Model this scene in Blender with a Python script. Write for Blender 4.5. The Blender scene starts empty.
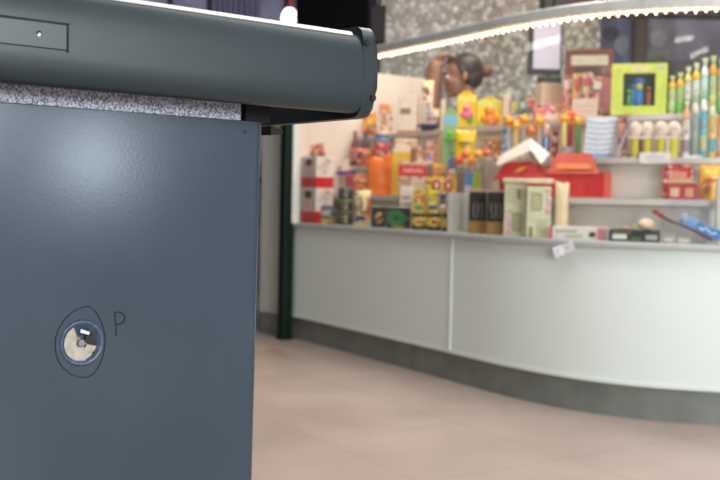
import bpy, bmesh, math, random
from mathutils import Vector, Matrix, noise
random.seed(7)
S = bpy.context.scene
COL = S.collection
PI = math.pi

# ------------------------------------------------------------------ camera
F, EYE, PITCH, ROLL = 1000.0, .85, math.atan(.040), .021
_R = Vector((1, 0, 0)); FW = Vector((0, math.cos(PITCH), -math.sin(PITCH))); _U = Vector((0, math.sin(PITCH), math.cos(PITCH)))
RT = _R*math.cos(ROLL) + _U*math.sin(ROLL); UP = _U*math.cos(ROLL) - _R*math.sin(ROLL)
CAM = Vector((0, 0, EYE))
cd = bpy.data.cameras.new('camera'); cam = bpy.data.objects.new('camera', cd); COL.objects.link(cam)
m = Matrix.Identity(4)
for i in range(3):
    m[i][0], m[i][1], m[i][2], m[i][3] = RT[i], UP[i], -FW[i], CAM[i]
cam.matrix_world = m
cd.sensor_width = 36; cd.lens = 50; cd.clip_start = .05
cd.dof.use_dof = True; cd.dof.focus_distance = 1.2; cd.dof.aperture_fstop = 7.5
S.camera = cam
S.view_settings.view_transform = 'Standard'; S.view_settings.look = 'None'
S.view_settings.gamma = 1; S.view_settings.use_curve_mapping = False
S.view_settings.exposure = 0.3

def ray(x, y): return RT*((x-360)/F) + UP*((240-y)/F) + FW
def on_y(x, y, Y):
    d = ray(x, y); return CAM + d*(Y/d.y)
def on_z(x, y, z):
    d = ray(x, y); return CAM + d*((z-EYE)/d.z)
def on_plane(x, y, p, n):
    d = ray(x, y); return CAM + d*((p-CAM).dot(n)/d.dot(n))

# ------------------------------------------------------------------ materials
def lin(c):
    return tuple(((v/255)/12.92 if v/255 <= .04045 else ((v/255+.055)/1.055)**2.4) for v in c) + (1,)
_M = {}
def mat(c, rough=.5, metal=0, var=.08, scale=60, bump=0, alpha=None, coat=0, spec=.5, busy=0):
    key = (c, rough, metal, var, scale, bump, alpha, coat, spec, busy)
    if key in _M: return _M[key]
    M = bpy.data.materials.new('surface_%d_%d_%d' % c); M.use_nodes = True
    nt = M.node_tree; b = nt.nodes['Principled BSDF']
    col = lin(c)
    tc = nt.nodes.new('ShaderNodeTexCoord'); nz = nt.nodes.new('ShaderNodeTexNoise')
    nz.inputs['Scale'].default_value = scale; nz.inputs['Detail'].default_value = 4
    nt.links.new(tc.outputs['Object'], nz.inputs['Vector'])
    r = nt.nodes.new('ShaderNodeValToRGB')
    r.color_ramp.elements[0].color = tuple(v*(1-var) for v in col[:3]) + (1,)
    r.color_ramp.elements[1].color = tuple(min(1, v*(1+var)) for v in col[:3]) + (1,)
    r.color_ramp.elements[0].position = .35; r.color_ramp.elements[1].position = .65
    nt.links.new(nz.outputs['Fac'], r.inputs['Fac']); last = r.outputs['Color']
    if busy:                                    # printed artwork: cream, dark and shifted patches of ink
        vo = nt.nodes.new('ShaderNodeTexVoronoi'); vo.inputs['Scale'].default_value = busy; mp = nt.nodes.new('ShaderNodeMapping')
        mp.inputs['Scale'].default_value = (1, .6, 1.5); mp.inputs['Location'].default_value = (c[0]*.01, c[1]*.013, c[2]*.017)
        nt.links.new(tc.outputs['Object'], mp.inputs[0]); nt.links.new(mp.outputs[0], vo.inputs['Vector'])
        sp = nt.nodes.new('ShaderNodeSeparateColor'); nt.links.new(vo.outputs['Color'], sp.inputs[0])
        pr = nt.nodes.new('ShaderNodeValToRGB'); pr.color_ramp.interpolation = 'CONSTANT'; e = pr.color_ramp.elements
        e[0].color = (0, 0, 0, 0); e[0].position = 0; e[1].position = .55; e[1].color = lin((246, 226, 190))
        for p, k in ((.70, (150, 40, 36)), (.78, (60, 50, 60)), (.87, (246, 200, 60)), (.94, (70, 110, 170))):
            q = e.new(p); q.color = lin(k)
        mk = nt.nodes.new('ShaderNodeMath'); mk.operation = 'GREATER_THAN'; mk.inputs[1].default_value = .55; nt.links.new(sp.outputs[0], mk.inputs[0])
        mv = nt.nodes.new('ShaderNodeMath'); mv.operation = 'MULTIPLY'; mv.inputs[1].default_value = .75; nt.links.new(mk.outputs[0], mv.inputs[0])
        nt.links.new(sp.outputs[0], pr.inputs[0]); mi = nt.nodes.new('ShaderNodeMixRGB'); nt.links.new(mv.outputs[0], mi.inputs[0]); nt.links.new(last, mi.inputs[1]); nt.links.new(pr.outputs[0], mi.inputs[2]); last = mi.outputs[0]
    nt.links.new(last, b.inputs['Base Color'])
    b.inputs['Roughness'].default_value = rough; b.inputs['Metallic'].default_value = metal
    b.inputs['Coat Weight'].default_value = coat; b.inputs['Specular IOR Level'].default_value = spec
    if alpha is not None: b.inputs['Alpha'].default_value = alpha
    if bump:
        bp = nt.nodes.new('ShaderNodeBump'); bp.inputs['Strength'].default_value = bump; bp.inputs['Distance'].default_value = .002
        nt.links.new(nz.outputs['Fac'], bp.inputs['Height']); nt.links.new(bp.outputs['Normal'], b.inputs['Normal'])
    _M[key] = M; return M
def emit(c, s):
    M = bpy.data.materials.new('glow'); M.use_nodes = True; nt = M.node_tree
    b = nt.nodes['Principled BSDF']; b.inputs['Base Color'].default_value = lin(c)
    b.inputs['Emission Color'].default_value = lin(c); b.inputs['Emission Strength'].default_value = s
    return M
def clear(name, tint=(255, 255, 255), ior=1.45, rough=0.0, film=0.0, haze=0.0):
    M = bpy.data.materials.new(name); M.use_nodes = True; nt = M.node_tree
    nt.nodes.remove(nt.nodes['Principled BSDF'])
    tr = nt.nodes.new('ShaderNodeBsdfTransparent'); tr.inputs[0].default_value = lin(tint)
    gl = nt.nodes.new('ShaderNodeBsdfGlossy'); gl.inputs['Roughness'].default_value = rough
    fr = nt.nodes.new('ShaderNodeFresnel'); fr.inputs['IOR'].default_value = ior
    mx = nt.nodes.new('ShaderNodeMixShader'); out = nt.nodes['Material Output']
    ge = nt.nodes.new('ShaderNodeNewGeometry'); iv = nt.nodes.new('ShaderNodeMath'); iv.operation = 'SUBTRACT'; iv.inputs[0].default_value = 1; nt.links.new(ge.outputs['Backfacing'], iv.inputs[1])
    mu = nt.nodes.new('ShaderNodeMath'); mu.operation = 'MULTIPLY'; nt.links.new(iv.outputs[0], mu.inputs[1])
    if film:
        ad = nt.nodes.new('ShaderNodeMath'); ad.operation = 'ADD'; ad.inputs[1].default_value = film
        nt.links.new(fr.outputs[0], ad.inputs[0]); nt.links.new(ad.outputs[0], mu.inputs[0])
    else: nt.links.new(fr.outputs[0], mu.inputs[0])
    nt.links.new(mu.outputs[0], mx.inputs[0])
    nt.links.new(tr.outputs[0], mx.inputs[1]); nt.links.new(gl.outputs[0], mx.inputs[2]); nt.links.new(mx.outputs[0], out.inputs[0])
    if haze:                                    # streaky milky layer mixed in, imitating hazy reflections over the goods
        tc = nt.nodes.new('ShaderNodeTexCoord'); mp = nt.nodes.new('ShaderNodeMapping'); mp.inputs['Scale'].default_value = (26, 26, 1.5); nz = nt.nodes.new('ShaderNodeTexNoise'); nz.inputs['Scale'].default_value = 1; nz.inputs['Detail'].default_value = 3
        nt.links.new(tc.outputs['Object'], mp.inputs[0]); nt.links.new(mp.outputs[0], nz.inputs['Vector'])
        rg = nt.nodes.new('ShaderNodeMapRange'); rg.inputs[1].default_value = .35; rg.inputs[2].default_value = .7; rg.inputs[3].default_value = haze*.4; rg.inputs[4].default_value = haze*1.6
        nt.links.new(nz.outputs['Fac'], rg.inputs[0])
        df = nt.nodes.new('ShaderNodeBsdfDiffuse'); df.inputs[0].default_value = (.9, .88, .86, 1); tl = nt.nodes.new('ShaderNodeBsdfTranslucent'); tl.inputs[0].default_value = (.9, .88, .86, 1)
        m1 = nt.nodes.new('ShaderNodeMixShader'); nt.links.new(df.outputs[0], m1.inputs[1]); nt.links.new(tl.outputs[0], m1.inputs[2])
        m2 = nt.nodes.new('ShaderNodeMixShader'); nt.links.new(rg.outputs[0], m2.inputs[0]); nt.links.new(mx.outputs[0], m2.inputs[1]); nt.links.new(m1.outputs[0], m2.inputs[2]); nt.links.new(m2.outputs[0], out.inputs[0])
    return M

# ------------------------------------------------------------------ mesh helpers
def B(): return bmesh.new()
def box(bm, c, s, bev=0, rot=None, seg=2):
    r = bmesh.ops.create_cube(bm, size=1)
    vs = r['verts']
    for v in vs: v.co = Vector((v.co.x*s[0], v.co.y*s[1], v.co.z*s[2]))
    if bev:
        es = list({e for v in vs for e in v.link_edges})
        q = bmesh.ops.bevel(bm, geom=es, offset=min(bev, min(s)*.45), segments=seg, affect='EDGES', profile=.5)
        vs = list({v for f in q['faces'] for v in f.verts} | {v for v in vs if v.is_valid})
    for v in vs:
        if rot is not None: v.co = rot @ v.co
        v.co += Vector(c)
    return bm
def lathe(bm, prof, seg=24, c=(0, 0, 0), rot=None):
    rings = []
    c = Vector(c)
    def T(p): return (rot @ p if rot is not None else p) + c
    for r, z in prof:
        if r < 1e-6: rings.append([bm.verts.new(T(Vector((0, 0, z))))])
        else: rings.append([bm.verts.new(T(Vector((r*math.cos(2*PI*k/seg), r*math.sin(2*PI*k/seg), z)))) for k in range(seg)])
    for a, b in zip(rings, rings[1:]):
        for k in range(seg):
            k2 = (k+1) % seg
            if len(a) == 1 and len(b) == 1: continue
            if len(a) == 1: bm.faces.new((a[0], b[k2], b[k]))
            elif len(b) == 1: bm.faces.new((a[k], a[k2], b[0]))
            else: bm.faces.new((a[k], a[k2], b[k2], b[k]))
    return bm
def cyl(bm, r, z0, z1, c=(0, 0, 0), rot=None, seg=24, bev=.0):
    b = bev or min(r, abs(z1-z0))*.08
    return lathe(bm, [(0, z0), (r-b, z0), (r, z0+b), (r, z1-b), (r-b, z1), (0, z1)], seg, c, rot)
def ball(bm, c, r, sub=2, rot=None):
    q = bmesh.ops.create_icosphere(bm, subdivisions=sub, radius=1)
    rr = r if isinstance(r, (tuple, list)) else (r, r, r)
    for v in q['verts']:
        p = Vector((v.co.x*rr[0], v.co.y*rr[1], v.co.z*rr[2]))
        v.co = (rot @ p if rot is not None else p) + Vector(c)
    return bm
def prism(bm, pts, y0, y1):
    """pts = outline in local (x, z); extruded from y0 (front) to y1 (back)."""
    a = [bm.verts.new((p[0], y0, p[1])) for p in pts]; b = [bm.verts.new((p[0], y1, p[1])) for p in pts]
    n = len(pts)
    bm.faces.new(a); bm.faces.new(b[::-1])
    for k in range(n): bm.faces.new((a[k], b[k], b[(k+1) % n], a[(k+1) % n]))
    return bm
def tube(bm, pts, r, seg=8, r2=None):
    pts = [Vector(p) for p in pts]; rings = []
    for i, p in enumerate(pts):
        t = (pts[min(i+1, len(pts)-1)] - pts[max(i-1, 0)]).normalized()
        u = t.cross(Vector((0, 0, 1)) if abs(t.z) < .9 else Vector((1, 0, 0))).normalized(); w = t.cross(u)
        rr = r if r2 is None else r + (r2-r)*i/(len(pts)-1)
        rings.append([bm.verts.new(p + (u*math.cos(2*PI*k/seg) + w*math.sin(2*PI*k/seg))*rr) for k in range(seg)])
    for a, b in zip(rings, rings[1:]):
        for k in range(seg): bm.faces.new((a[k], a[(k+1) % seg], b[(k+1) % seg], b[k]))
    bm.faces.new(rings[0][::-1]); bm.faces.new(rings[-1])
    return bm
def ring_profile(bm, prof, path):
    """closed section prof [(off, z)] swept along path = function list of (point, normal); makes a solid strip."""
    rows = []
    for P, N in path:
        rows.append([bm.verts.new((P.x + N.x*o, P.y + N.y*o, z)) for o, z in prof])
    n = len(prof)
    for a, b in zip(rows, rows[1:]):
        for k in range(n): bm.faces.new((a[k], b[k], b[(k+1) % n], a[(k+1) % n]))
    bm.faces.new(rows[0]); bm.faces.new(rows[-1][::-1])
    return bm
def link(name, bm, material, parent=None, smooth=False, loc=None):
    bmesh.ops.recalc_face_normals(bm, faces=bm.faces[:])
    me = bpy.data.meshes.new(name); bm.to_mesh(me); bm.free()
    me.materials.append(material)
    if smooth:
        for p in me.polygons: p.use_smooth = True
        if smooth == 'angle': me.set_sharp_from_angle(angle=math.radians(40))
    o = bpy.data.objects.new(name, me); COL.objects.link(o)
    if parent: o.parent = parent
    if loc is not None: o.location = loc
    return o
def struct(o): o['kind'] = 'structure'; return o
def tag(o, label, cat, group=None):
    o['label'] = label; o['category'] = cat
    if group: o['group'] = group
    return o
def thing(name, label, cat, loc=(0, 0, 0), yaw=0, group=None):
    o = bpy.data.objects.new(name, None); o.empty_display_size = .02; COL.objects.link(o)
    o.location = loc; o.rotation_euler = (0, 0, yaw)
    return tag(o, label, cat, group)
def text_bm(s, size, depth=.0006, rot=0, at=(0, 0, 0), sx=1, shear=0):
    cu = bpy.data.curves.new('t', 'FONT'); cu.body = s; cu.size = size; cu.extrude = depth; cu.align_x = 'CENTER'; cu.align_y = 'CENTER'; cu.shear = shear
    cu.resolution_u = 3
    o = bpy.data.objects.new('t', cu); COL.objects.link(o)
    dg = bpy.context.evaluated_depsgraph_get(); dg.update()
    me = bpy.data.meshes.new_from_object(o.evaluated_get(dg))
    bm = bmesh.new(); bm.from_mesh(me)
    bpy.data.objects.remove(o); bpy.data.curves.remove(cu); bpy.data.meshes.remove(me)
    for v in bm.verts:
        x, y, z = v.co.x*sx, v.co.y, v.co.z
        x, y = x*math.cos(rot)-y*math.sin(rot), x*math.sin(rot)+y*math.cos(rot)
        v.co = Vector((at[0]+x, at[1]-z, at[2]+y))
    return bm
def stroke(bm, pts, wd, y, th=.0006):
    """flat pen stroke on a front face, pts in (x, z)"""
    for (x0, z0), (x1, z1) in zip(pts, pts[1:]):
        dx, dz = x1-x0, z1-z0; L = math.hypot(dx, dz) or 1; nx, nz = -dz/L*wd/2, dx/L*wd/2; ex, ez = dx/L*wd*.3, dz/L*wd*.3
        prism(bm, [(x0-ex+nx, z0-ez+nz), (x1+ex+nx, z1+ez+nz), (x1+ex-nx, z1+ez-nz), (x0-ex-nx, z0-ez-nz)], y-th, y)
    return bm

# ------------------------------------------------------------------ kiosk plan curve
CP = [(-.90, 6.72), (-.65, 6.34), (-.40, 5.965+.12), (.02, 5.42), (.446, 4.735), (.64, 4.405), (.875, 4.115), (1.119, 3.95), (1.417, 3.862), (1.75, 3.835), (2.1, 3.86), (2.4, 3.93)]
CP = [Vector((x, y)) for x, y in CP]
_raw = []
for i in range(1, len(CP)-2):
    a, b, c, d = CP[i-1:i+3]
    for k in range(12):
        t = k/12
        _raw.append(.5*((2*b) + (c-a)*t + (2*a-5*b+4*c-d)*t*t + (3*b-a-3*c+d)*t**3))
for _ in range(30):
    _raw = [_raw[0]] + [(_raw[i-1] + 2*_raw[i] + _raw[i+1])/4 for i in range(1, len(_raw)-1)] + [_raw[-1]]
CUR = []
for i, p in enumerate(_raw):
    t = (_raw[min(i+1, len(_raw)-1)] - _raw[max(i-1, 0)]).normalized()
    CUR.append((p, Vector((-t.y, t.x))))        # inward normal (away from the customer)
def px_of(P):
    v = Vector(P) - CAM; return 360 + F*v.dot(RT)/v.dot(FW)
def spot(cx, o, y=200):
    d = ray(cx, y); best = None
    pts = [p + n*o for p, n in CUR]
    for i, (a, b) in enumerate(zip(pts, pts[1:])):
        # (a + s(b-a)) x d = 0
        e = b-a; den = e.x*d.y - e.y*d.x
        if abs(den) < 1e-9: continue
        s = -(a.x*d.y - a.y*d.x)/den
        if -.001 <= s <= 1.001:
            q = a + e*s
            if q.y > 0 and (best is None or q.y < best[0].y): best = (q, CUR[i][1])
    return best
def cut(x0, x1, o=0, x_min=None):
    """part of the plan curve between two photo columns"""
    res = []
    for p, n in CUR:
        q = px_of((p.x+n.x*o, p.y+n.y*o, .7))
        if x0 <= q <= x1: res.append((p, n))
    return res
i0 = min(range(len(CUR)), key=lambda i: abs(px_of((*CUR[i][0], .7))-297))
ALL = CUR[i0:]
iseam = min(range(len(CUR)), key=lambda i: abs(px_of((*CUR[i][0], .5))-453))
KL, KR = CUR[i0:iseam+1], CUR[iseam:]

# ------------------------------------------------------------------ room shell
def floor_mat():
    M = bpy.data.materials.new('floor_tiles'); M.use_nodes = True; nt = M.node_tree; b = nt.nodes['Principled BSDF']; N = nt.nodes.new; L = nt.links.new
    tc = N('ShaderNodeTexCoord'); mp = N('ShaderNodeMapping'); mp.inputs['Rotation'].default_value = (0, 0, math.radians(-33)); L(tc.outputs['Object'], mp.inputs[0])
    br = N('ShaderNodeTexBrick'); br.offset = 0; br.inputs['Scale'].default_value = 1; br.inputs['Brick Width'].default_value = .6; br.inputs['Row Height'].default_value = .6
    br.inputs['Mortar Size'].default_value = .0035; br.inputs['Mortar Smooth'].default_value = .3
    br.inputs['Color1'].default_value = lin((182, 166, 157)); br.inputs['Color2'].default_value = lin((179, 163, 154)); br.inputs['Mortar'].default_value = lin((160, 144, 136)); L(mp.outputs[0], br.inputs['Vector'])
    n1 = N('ShaderNodeTexNoise'); n1.inputs['Scale'].default_value = 2.2; n1.inputs['Detail'].default_value = 6; L(tc.outputs['Object'], n1.inputs['Vector'])
    n2 = N('ShaderNodeTexNoise'); n2.inputs['Scale'].default_value = 90; L(tc.outputs['Object'], n2.inputs['Vector'])
    r1 = N('ShaderNodeValToRGB'); r1.color_ramp.elements[0].color = (.80, .79, .78, 1); r1.color_ramp.elements[1].color = (1.05, 1.05, 1.05, 1); r1.color_ramp.elements[0].position = .3; r1.color_ramp.elements[1].position = .7
    L(n1.outputs['Fac'], r1.inputs[0])
    mx = N('ShaderNodeMixRGB'); mx.blend_type = 'MULTIPLY'; mx.inputs[0].default_value = 1; L(br.outputs['Color'], mx.inputs[1]); L(r1.outputs[0], mx.inputs[2])
    r2 = N('ShaderNodeValToRGB'); r2.color_ramp.elements[0].color = (.93, .92, .92, 1); r2.color_ramp.elements[1].color = (1.04, 1.04, 1.04, 1); L(n2.outputs['Fac'], r2.inputs[0])
    m2 = N('ShaderNodeMixRGB'); m2.blend_type = 'MULTIPLY'; m2.inputs[0].default_value = 1; L(mx.outputs[0], m2.inputs[1]); L(r2.outputs[0], m2.inputs[2])
    # the rusty stain beside the kiosk
    st = on_z(271, 352, 0)
    sub = N('ShaderNodeVectorMath'); sub.operation = 'DISTANCE'; sub.inputs[1].default_value = st; L(tc.outputs['Object'], sub.inputs[0])
    ad = N('ShaderNodeMath'); ad.operation = 'MULTIPLY_ADD'; ad.inputs[1].default_value = .35; n3 = N('ShaderNodeTexNoise'); n3.inputs['Scale'].default_value = 9; n3.inputs['Detail'].default_value = 5; L(tc.outputs['Object'], n3.inputs['Vector'])
    L(n3.outputs['Fac'], ad.inputs[0]); L(sub.outputs['Value'], ad.inputs[2])
    r3 = N('ShaderNodeValToRGB'); r3.color_ramp.elements[0].position = .2; r3.color_ramp.elements[0].color = (.75, .75, .75, 1); r3.color_ramp.elements[1].position = .34; r3.color_ramp.elements[1].color = (0, 0, 0, 1); L(ad.outputs[0], r3.inputs[0])
    m3 = N('ShaderNodeMixRGB'); m3.inputs[2].default_value = lin((150, 112, 70)); L(r3.outputs[0], m3.inputs[0]); L(m2.outputs[0], m3.inputs[1])
    L(m3.outputs[0], b.inputs['Base Color']); b.inputs['Roughness'].default_value = .38; b.inputs['Specular IOR Level'].default_value = .4
    return M
bm = B(); box(bm, (.5, .5, -.05), (9, 19, .1)); struct(link('floor', bm, floor_mat()))
bm = B(); box(bm, (.5, .5, 3.25), (9, 19, .1)); struct(link('ceiling', bm, mat((190, 190, 192), .8)))
bm = B(); box(bm, (.5, 10.05, 1.6), (9, .1, 3.2)); struct(link('wall_back', bm, mat((150, 150, 184), .7, var=.25, scale=2)))
bm = B(); box(bm, (-4.05, .5, 1.6), (.1, 19, 3.2)); struct(link('wall_left', bm, mat((120, 122, 130), .8)))
bm = B(); box(bm, (5.05, .5, 1.6), (.1, 19, 3.2)); struct(link('wall_right', bm, mat((150, 150, 155), .8)))

def mosaic_mat():
    M = bpy.data.materials.new('pebble_mosaic'); M.use_nodes = True; nt = M.node_tree; b = nt.nodes['Principled BSDF']; N = nt.nodes.new; L = nt.links.new
    tc = N('ShaderNodeTexCoord')
    dn = N('ShaderNodeTexNoise'); dn.inputs['Scale'].default_value = 14; L(tc.outputs['Object'], dn.inputs['Vector'])
    mv = N('ShaderNodeMixRGB'); mv.inputs[0].default_value = .06; L(tc.outputs['Object'], mv.inputs[1]); L(dn.outputs['Color'], mv.inputs[2])
    vo = N('ShaderNodeTexVoronoi'); vo.inputs['Scale'].default_value = 34; L(mv.outputs[0], vo.inputs['Vector'])
    sp = N('ShaderNodeSeparateColor'); L(vo.outputs['Color'], sp.inputs[0])
    r = N('ShaderNodeValToRGB'); r.color_ramp.interpolation = 'LINEAR'
    e = r.color_ramp.elements; e[0].position = 0; e[0].color = lin((122, 115, 110)); e[1].position = 1; e[1].color = lin((206, 208, 202))
    for p, c in ((.35, (132, 126, 120)), (.55, (150, 147, 141)), (.75, (174, 173, 166))):
        q = e.new(p); q.color = lin(c)
    L(sp.outputs[0], r.inputs[0])
    ed = N('ShaderNodeTexVoronoi'); ed.feature = 'DISTANCE_TO_EDGE'; ed.inputs['Scale'].default_value = 34; L(mv.outputs[0], ed.inputs['Vector'])
    er = N('ShaderNodeValToRGB'); er.color_ramp.elements[0].position = .02; er.color_ramp.elements[0].color = (.6, .58, .56, 1); er.color_ramp.elements[1].position = .16; er.color_ramp.elements[1].color = (1, 1, 1, 1); L(ed.outputs['Distance'], er.inputs[0])
    mx = N('ShaderNodeMixRGB'); mx.blend_type = 'MULTIPLY'; mx.inputs[0].default_value = 1; L(r.outputs[0], mx.inputs[1]); L(er.outputs[0], mx.inputs[2])
    L(mx.outputs[0], b.inputs['Base Color']); b.inputs['Roughness'].default_value = .3
    bp = N('ShaderNodeBump'); bp.inputs['Strength'].default_value = .6; bp.inputs['Distance'].default_value = .01; L(ed.outputs['Distance'], bp.inputs['Height']); L(bp.outputs[0], b.inputs['Normal'])
    return M
xa = on_y(381, 30, 7.5).x; xb = on_y(600, 30, 7.5).x
bm = B(); box(bm, ((xa+xb)/2, 7.6, 1.6), (xb-xa, .2, 3.2)); struct(link('wall_centre', bm, mosaic_mat()))
# window with mullions far behind, to the left
W0, W1 = on_y(40, 10, 9.9).x, on_y(287, 10, 9.9).x
t = bpy.data.objects.new('window_1', None); COL.objects.link(t); t['kind'] = 'structure'
bm = B(); box(bm, ((W0+W1)/2, 9.97, 2.0), (W1-W0, .04, 1.9)); link('window_pane', bm, mat((196, 196, 232), .5, var=.2, scale=3), t)
bm = B()
for xx, wd in ((W0, .06), (on_y(212, 10, 9.9).x, .10), (on_y(236, 10, 9.9).x, .05), (W1, .06), (on_y(170, 10, 9.9).x, .04)):
    box(bm, (xx, 9.925, 2.0), (wd, .05, 1.98), .006)
for zz in (1.03, 2.97): box(bm, ((W0+W1)/2, 9.925, zz), (W1-W0, .05, .06), .006)
link('window_frame', bm, mat((60, 56, 72), .6), t)
bm = B()
for k in range(9):
    xx = on_y(214+k*5.5, 10, 9.88).x; cyl(bm, .022, 1.0, 2.95, (xx, 9.875, 0), seg=10)
tag(link('curtain', bm, mat((164, 164, 196), .8), None, True), 'pale lavender gathered curtain at the far window above the checkout rail', 'curtain')

# ------------------------------------------------------------------ kiosk
WHITE = mat((222, 231, 225), .45, var=.012, scale=3)
SHELFM = mat((214, 206, 200), .4, var=.03)
STEEL = mat((176, 178, 174), .4, metal=.2, var=.08, scale=20)
LEDGE = mat((176, 178, 176), .35, var=.04)
KICK = mat((124, 128, 122), .4, metal=.15, var=.1, scale=9)
kiosk = thing('kiosk', 'curved white sweet kiosk with glass front and dark kick plate', 'kiosk', (0, 0, 0))
T1, T2, T3, T4 = .705, .88, 1.057, 1.25
RIM = 1.609
def sweep(name, prof, path, material, smooth='angle'):
    return link(name, ring_profile(B(), prof, path), material, kiosk, smooth)
EXT = [(CUR[0][0], CUR[0][1])]
sweep('kick_plate', [(0, 0), (0, .135), (.04, .135), (.04, 0)], CUR[2:], KICK)
sweep('front_panel', [(-.02, .135), (-.02, .683), (.02, .683), (.02, .135)], [(p, n) for p, n in KL], WHITE)
sweep('front_panel', [(-.02, .135), (-.02, .683), (.02, .683), (.02, .135)], KR, WHITE)
sweep('panel_bead', [(-.026, .137), (-.026, .152), (-.0205, .152), (-.0205, .137)], ALL, WHITE)
# vertical joint strip between the two front panels
P, N = CUR[iseam]; tx = Vector((N.y, -N.x))
bm = B(); box(bm, (0, -.023, .41), (.014, .006, .54), .002)
link('joint_strip', bm, WHITE, kiosk, loc=(P.x, P.y, 0)).rotation_euler.z = math.atan2(tx.y, tx.x)
sweep('ledge', [(-.045, .683), (-.045, .7), (-.040, T1), (.57, T1), (.57, .683)], ALL, LEDGE)
GLASS = clear('glass', (250, 252, 250), haze=.022)
sweep('glass_pane', [(-.012, T1), (-.012, RIM), (-.006, RIM), (-.006, T1)], KL, GLASS)
sweep('glass_pane', [(-.012, T1), (-.012, RIM), (-.006, RIM), (-.006, T1)], KR, GLASS)
sweep('top_rim', [(-.035, RIM+.012), (-.035, RIM+.050), (-.03, RIM+.055), (.06, RIM+.055), (.06, RIM+.012)], ALL, STEEL)
for nm, o0, o1, z, pth in (('shelf', .16, .30, T2, ALL), ('shelf', .30, .43, T3, ALL), ('shelf', .43, .55, T4, ALL)):
    sweep(nm, [(o0, z-.026), (o0, z), (o1+.02, z), (o1+.02, z-.026)], pth, SHELFM)
    sweep('riser', [(o1+.0-.1, z-.176+.002), (o1-.1, z-.0265), (o1-.094, z-.0265), (o1-.094, z-.176+.002)], pth, SHELFM)
# end panel behind the post (inner face lit warm), outer wall left of it
P, N = ALL[0]; yawn = math.atan2(N.y, N.x)
bm = B(); box(bm, (.51, .016, .83), (1.02, .03, 1.66), .003)
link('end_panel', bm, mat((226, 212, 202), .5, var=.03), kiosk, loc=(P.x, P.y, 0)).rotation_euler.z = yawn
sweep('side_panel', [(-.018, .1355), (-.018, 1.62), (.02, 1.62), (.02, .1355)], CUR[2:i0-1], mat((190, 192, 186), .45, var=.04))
bm = B(); box(bm, (0, -.028, 1.16), (.035, .05, .915), .004)
e = link('window_stile', bm, mat((214, 214, 208), .4), kiosk, loc=(P.x+tx.x*.02, P.y+tx.y*.02, 0)); e.rotation_euler.z = math.atan2(CUR[i0][1].y, CUR[i0][1].x)-PI/2
q, n = spot(287, -.068); q = Vector((q.x, q.y, 0))
bm = B(); box(bm, (0, 0, .83), (.07, .07, 1.66), .008); box(bm, (0, 0, .006), (.08, .08, .012), .003)
e = link('post', bm, mat((8, 28, 20), .5, spec=.2), kiosk, loc=q); e.rotation_euler.z = .6
# upright dividers on the ledge
for cx, wpx, ytop in ((459, 11, 193), (718, 8, 178)):
    pt, n = spot(cx, .07 if cx < 600 else .122)
    h = on_y(cx, ytop, pt.y).z - T1
    bm = B(); box(bm, (0, 0, h/2+T1+.0004), (.012, .13 if cx < 600 else .05, h), .002)
    e = link('divider', bm, mat((205, 200, 196), .4), kiosk, loc=(pt.x, pt.y, 0)); e.rotation_euler.z = math.atan2(n.y, n.x)-PI/2 
# dark backboard behind the toy tubes
bb = [(p, n) for p, n in CUR if px_of((p.x+n.x*.58, p.y+n.y*.58, 1.4)) > 652]
sweep('backboard', [(.571, T4-.02), (.571, 1.50), (.59, 1.50), (.59, T4-.02)], bb, mat((38, 38, 48), .5))

# rope of little lamps under the rim
WARM = (255, 206, 164)
BULB = emit(WARM, 12); 
lamp = thing('string_light', 'glowing rope of warm little bulbs under the kiosk rim', 'string light', (0, 0, 0))
link('rope', ring_profile(B(), [(.010, RIM+.006), (.010, RIM+.0105), (.0155, RIM+.0105), (.0155, RIM+.006)], ALL), emit(WARM, 4), lamp)
acc = 0; last = ALL[0][0]
pts = [(p + n*.0) for p, n in ALL]
L = [0]
for a, b in zip(pts, pts[1:]): L.append(L[-1] + (b-a).length)
nb = 78; bulb = None; L_end = max(L[i] for i in range(len(pts)) if px_of((*pts[i], RIM)) < 745)
for k in range(nb):
    s = L_end*(k+.5)/nb
    i = max(j for j in range(len(L)) if L[j] <= s); i = min(i, len(pts)-2)
    f = (s-L[i])/(L[i+1]-L[i]); q = pts[i].lerp(pts[i+1], f); n = ALL[i][1]
    if bulb is None:
        bm = B(); ball(bm, (0, 0, 0), (.0032, .0032, .006), 2); bulb = link('bulb', bm, BULB, lamp, True); c = bulb
    else:
        c = bulb.copy(); COL.objects.link(c)
    c.location = (q.x+n.x*.013, q.y+n.y*.013, RIM+.001)
    c.scale = (1, 1, 1.6) if k % 4 == 1 else (1, 1, 1)

# ------------------------------------------------------------------ goods helpers
OFF = {1: (.02, .15), 2: (.17, .29), 3: (.31, .42), 4: (.44, .57)}
TZ = {1: T1, 2: T2, 3: T3, 4: T4}
def base(x0, x1, ytop, tier, o=None, zb=None, yaw='cam'):
    """stand something on a step: photo columns give where along the step and how wide, ytop how tall"""
    cx = (x0+x1)/2
    if o is None: o = sum(OFF[tier])/2
    pt, n = spot(cx, o)
    z0 = (TZ[tier] if zb is None else zb) + .0004
    h = on_y(cx, ytop, pt.y).z - z0
    w = (x1-x0)*pt.y/F
    if yaw == 'cam': c = Vector((-pt.x, -pt.y)).normalized()
    elif yaw == 'al': c = -n
    else:
        c = Vector((-pt.x, -pt.y)).normalized(); c.rotate(Matrix.Rotation(yaw, 2))
    return Vector((pt.x, pt.y, z0)), w, h, math.atan2(c.x, -c.y)
GLOSS = dict(rough=.3, coat=.3)
def prints(root, w, d, h, pr):
    for it in pr:
        nm, u0, v0, u1, v1, c = it[:6]
        bm = B(); box(bm, ((u0+u1)/2*w-w/2, -d/2-.0005, (v0+v1)/2*h), ((u1-u0)*w, .001, (v1-v0)*h))
        link(nm, bm, mat(c, .4), root)
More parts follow.
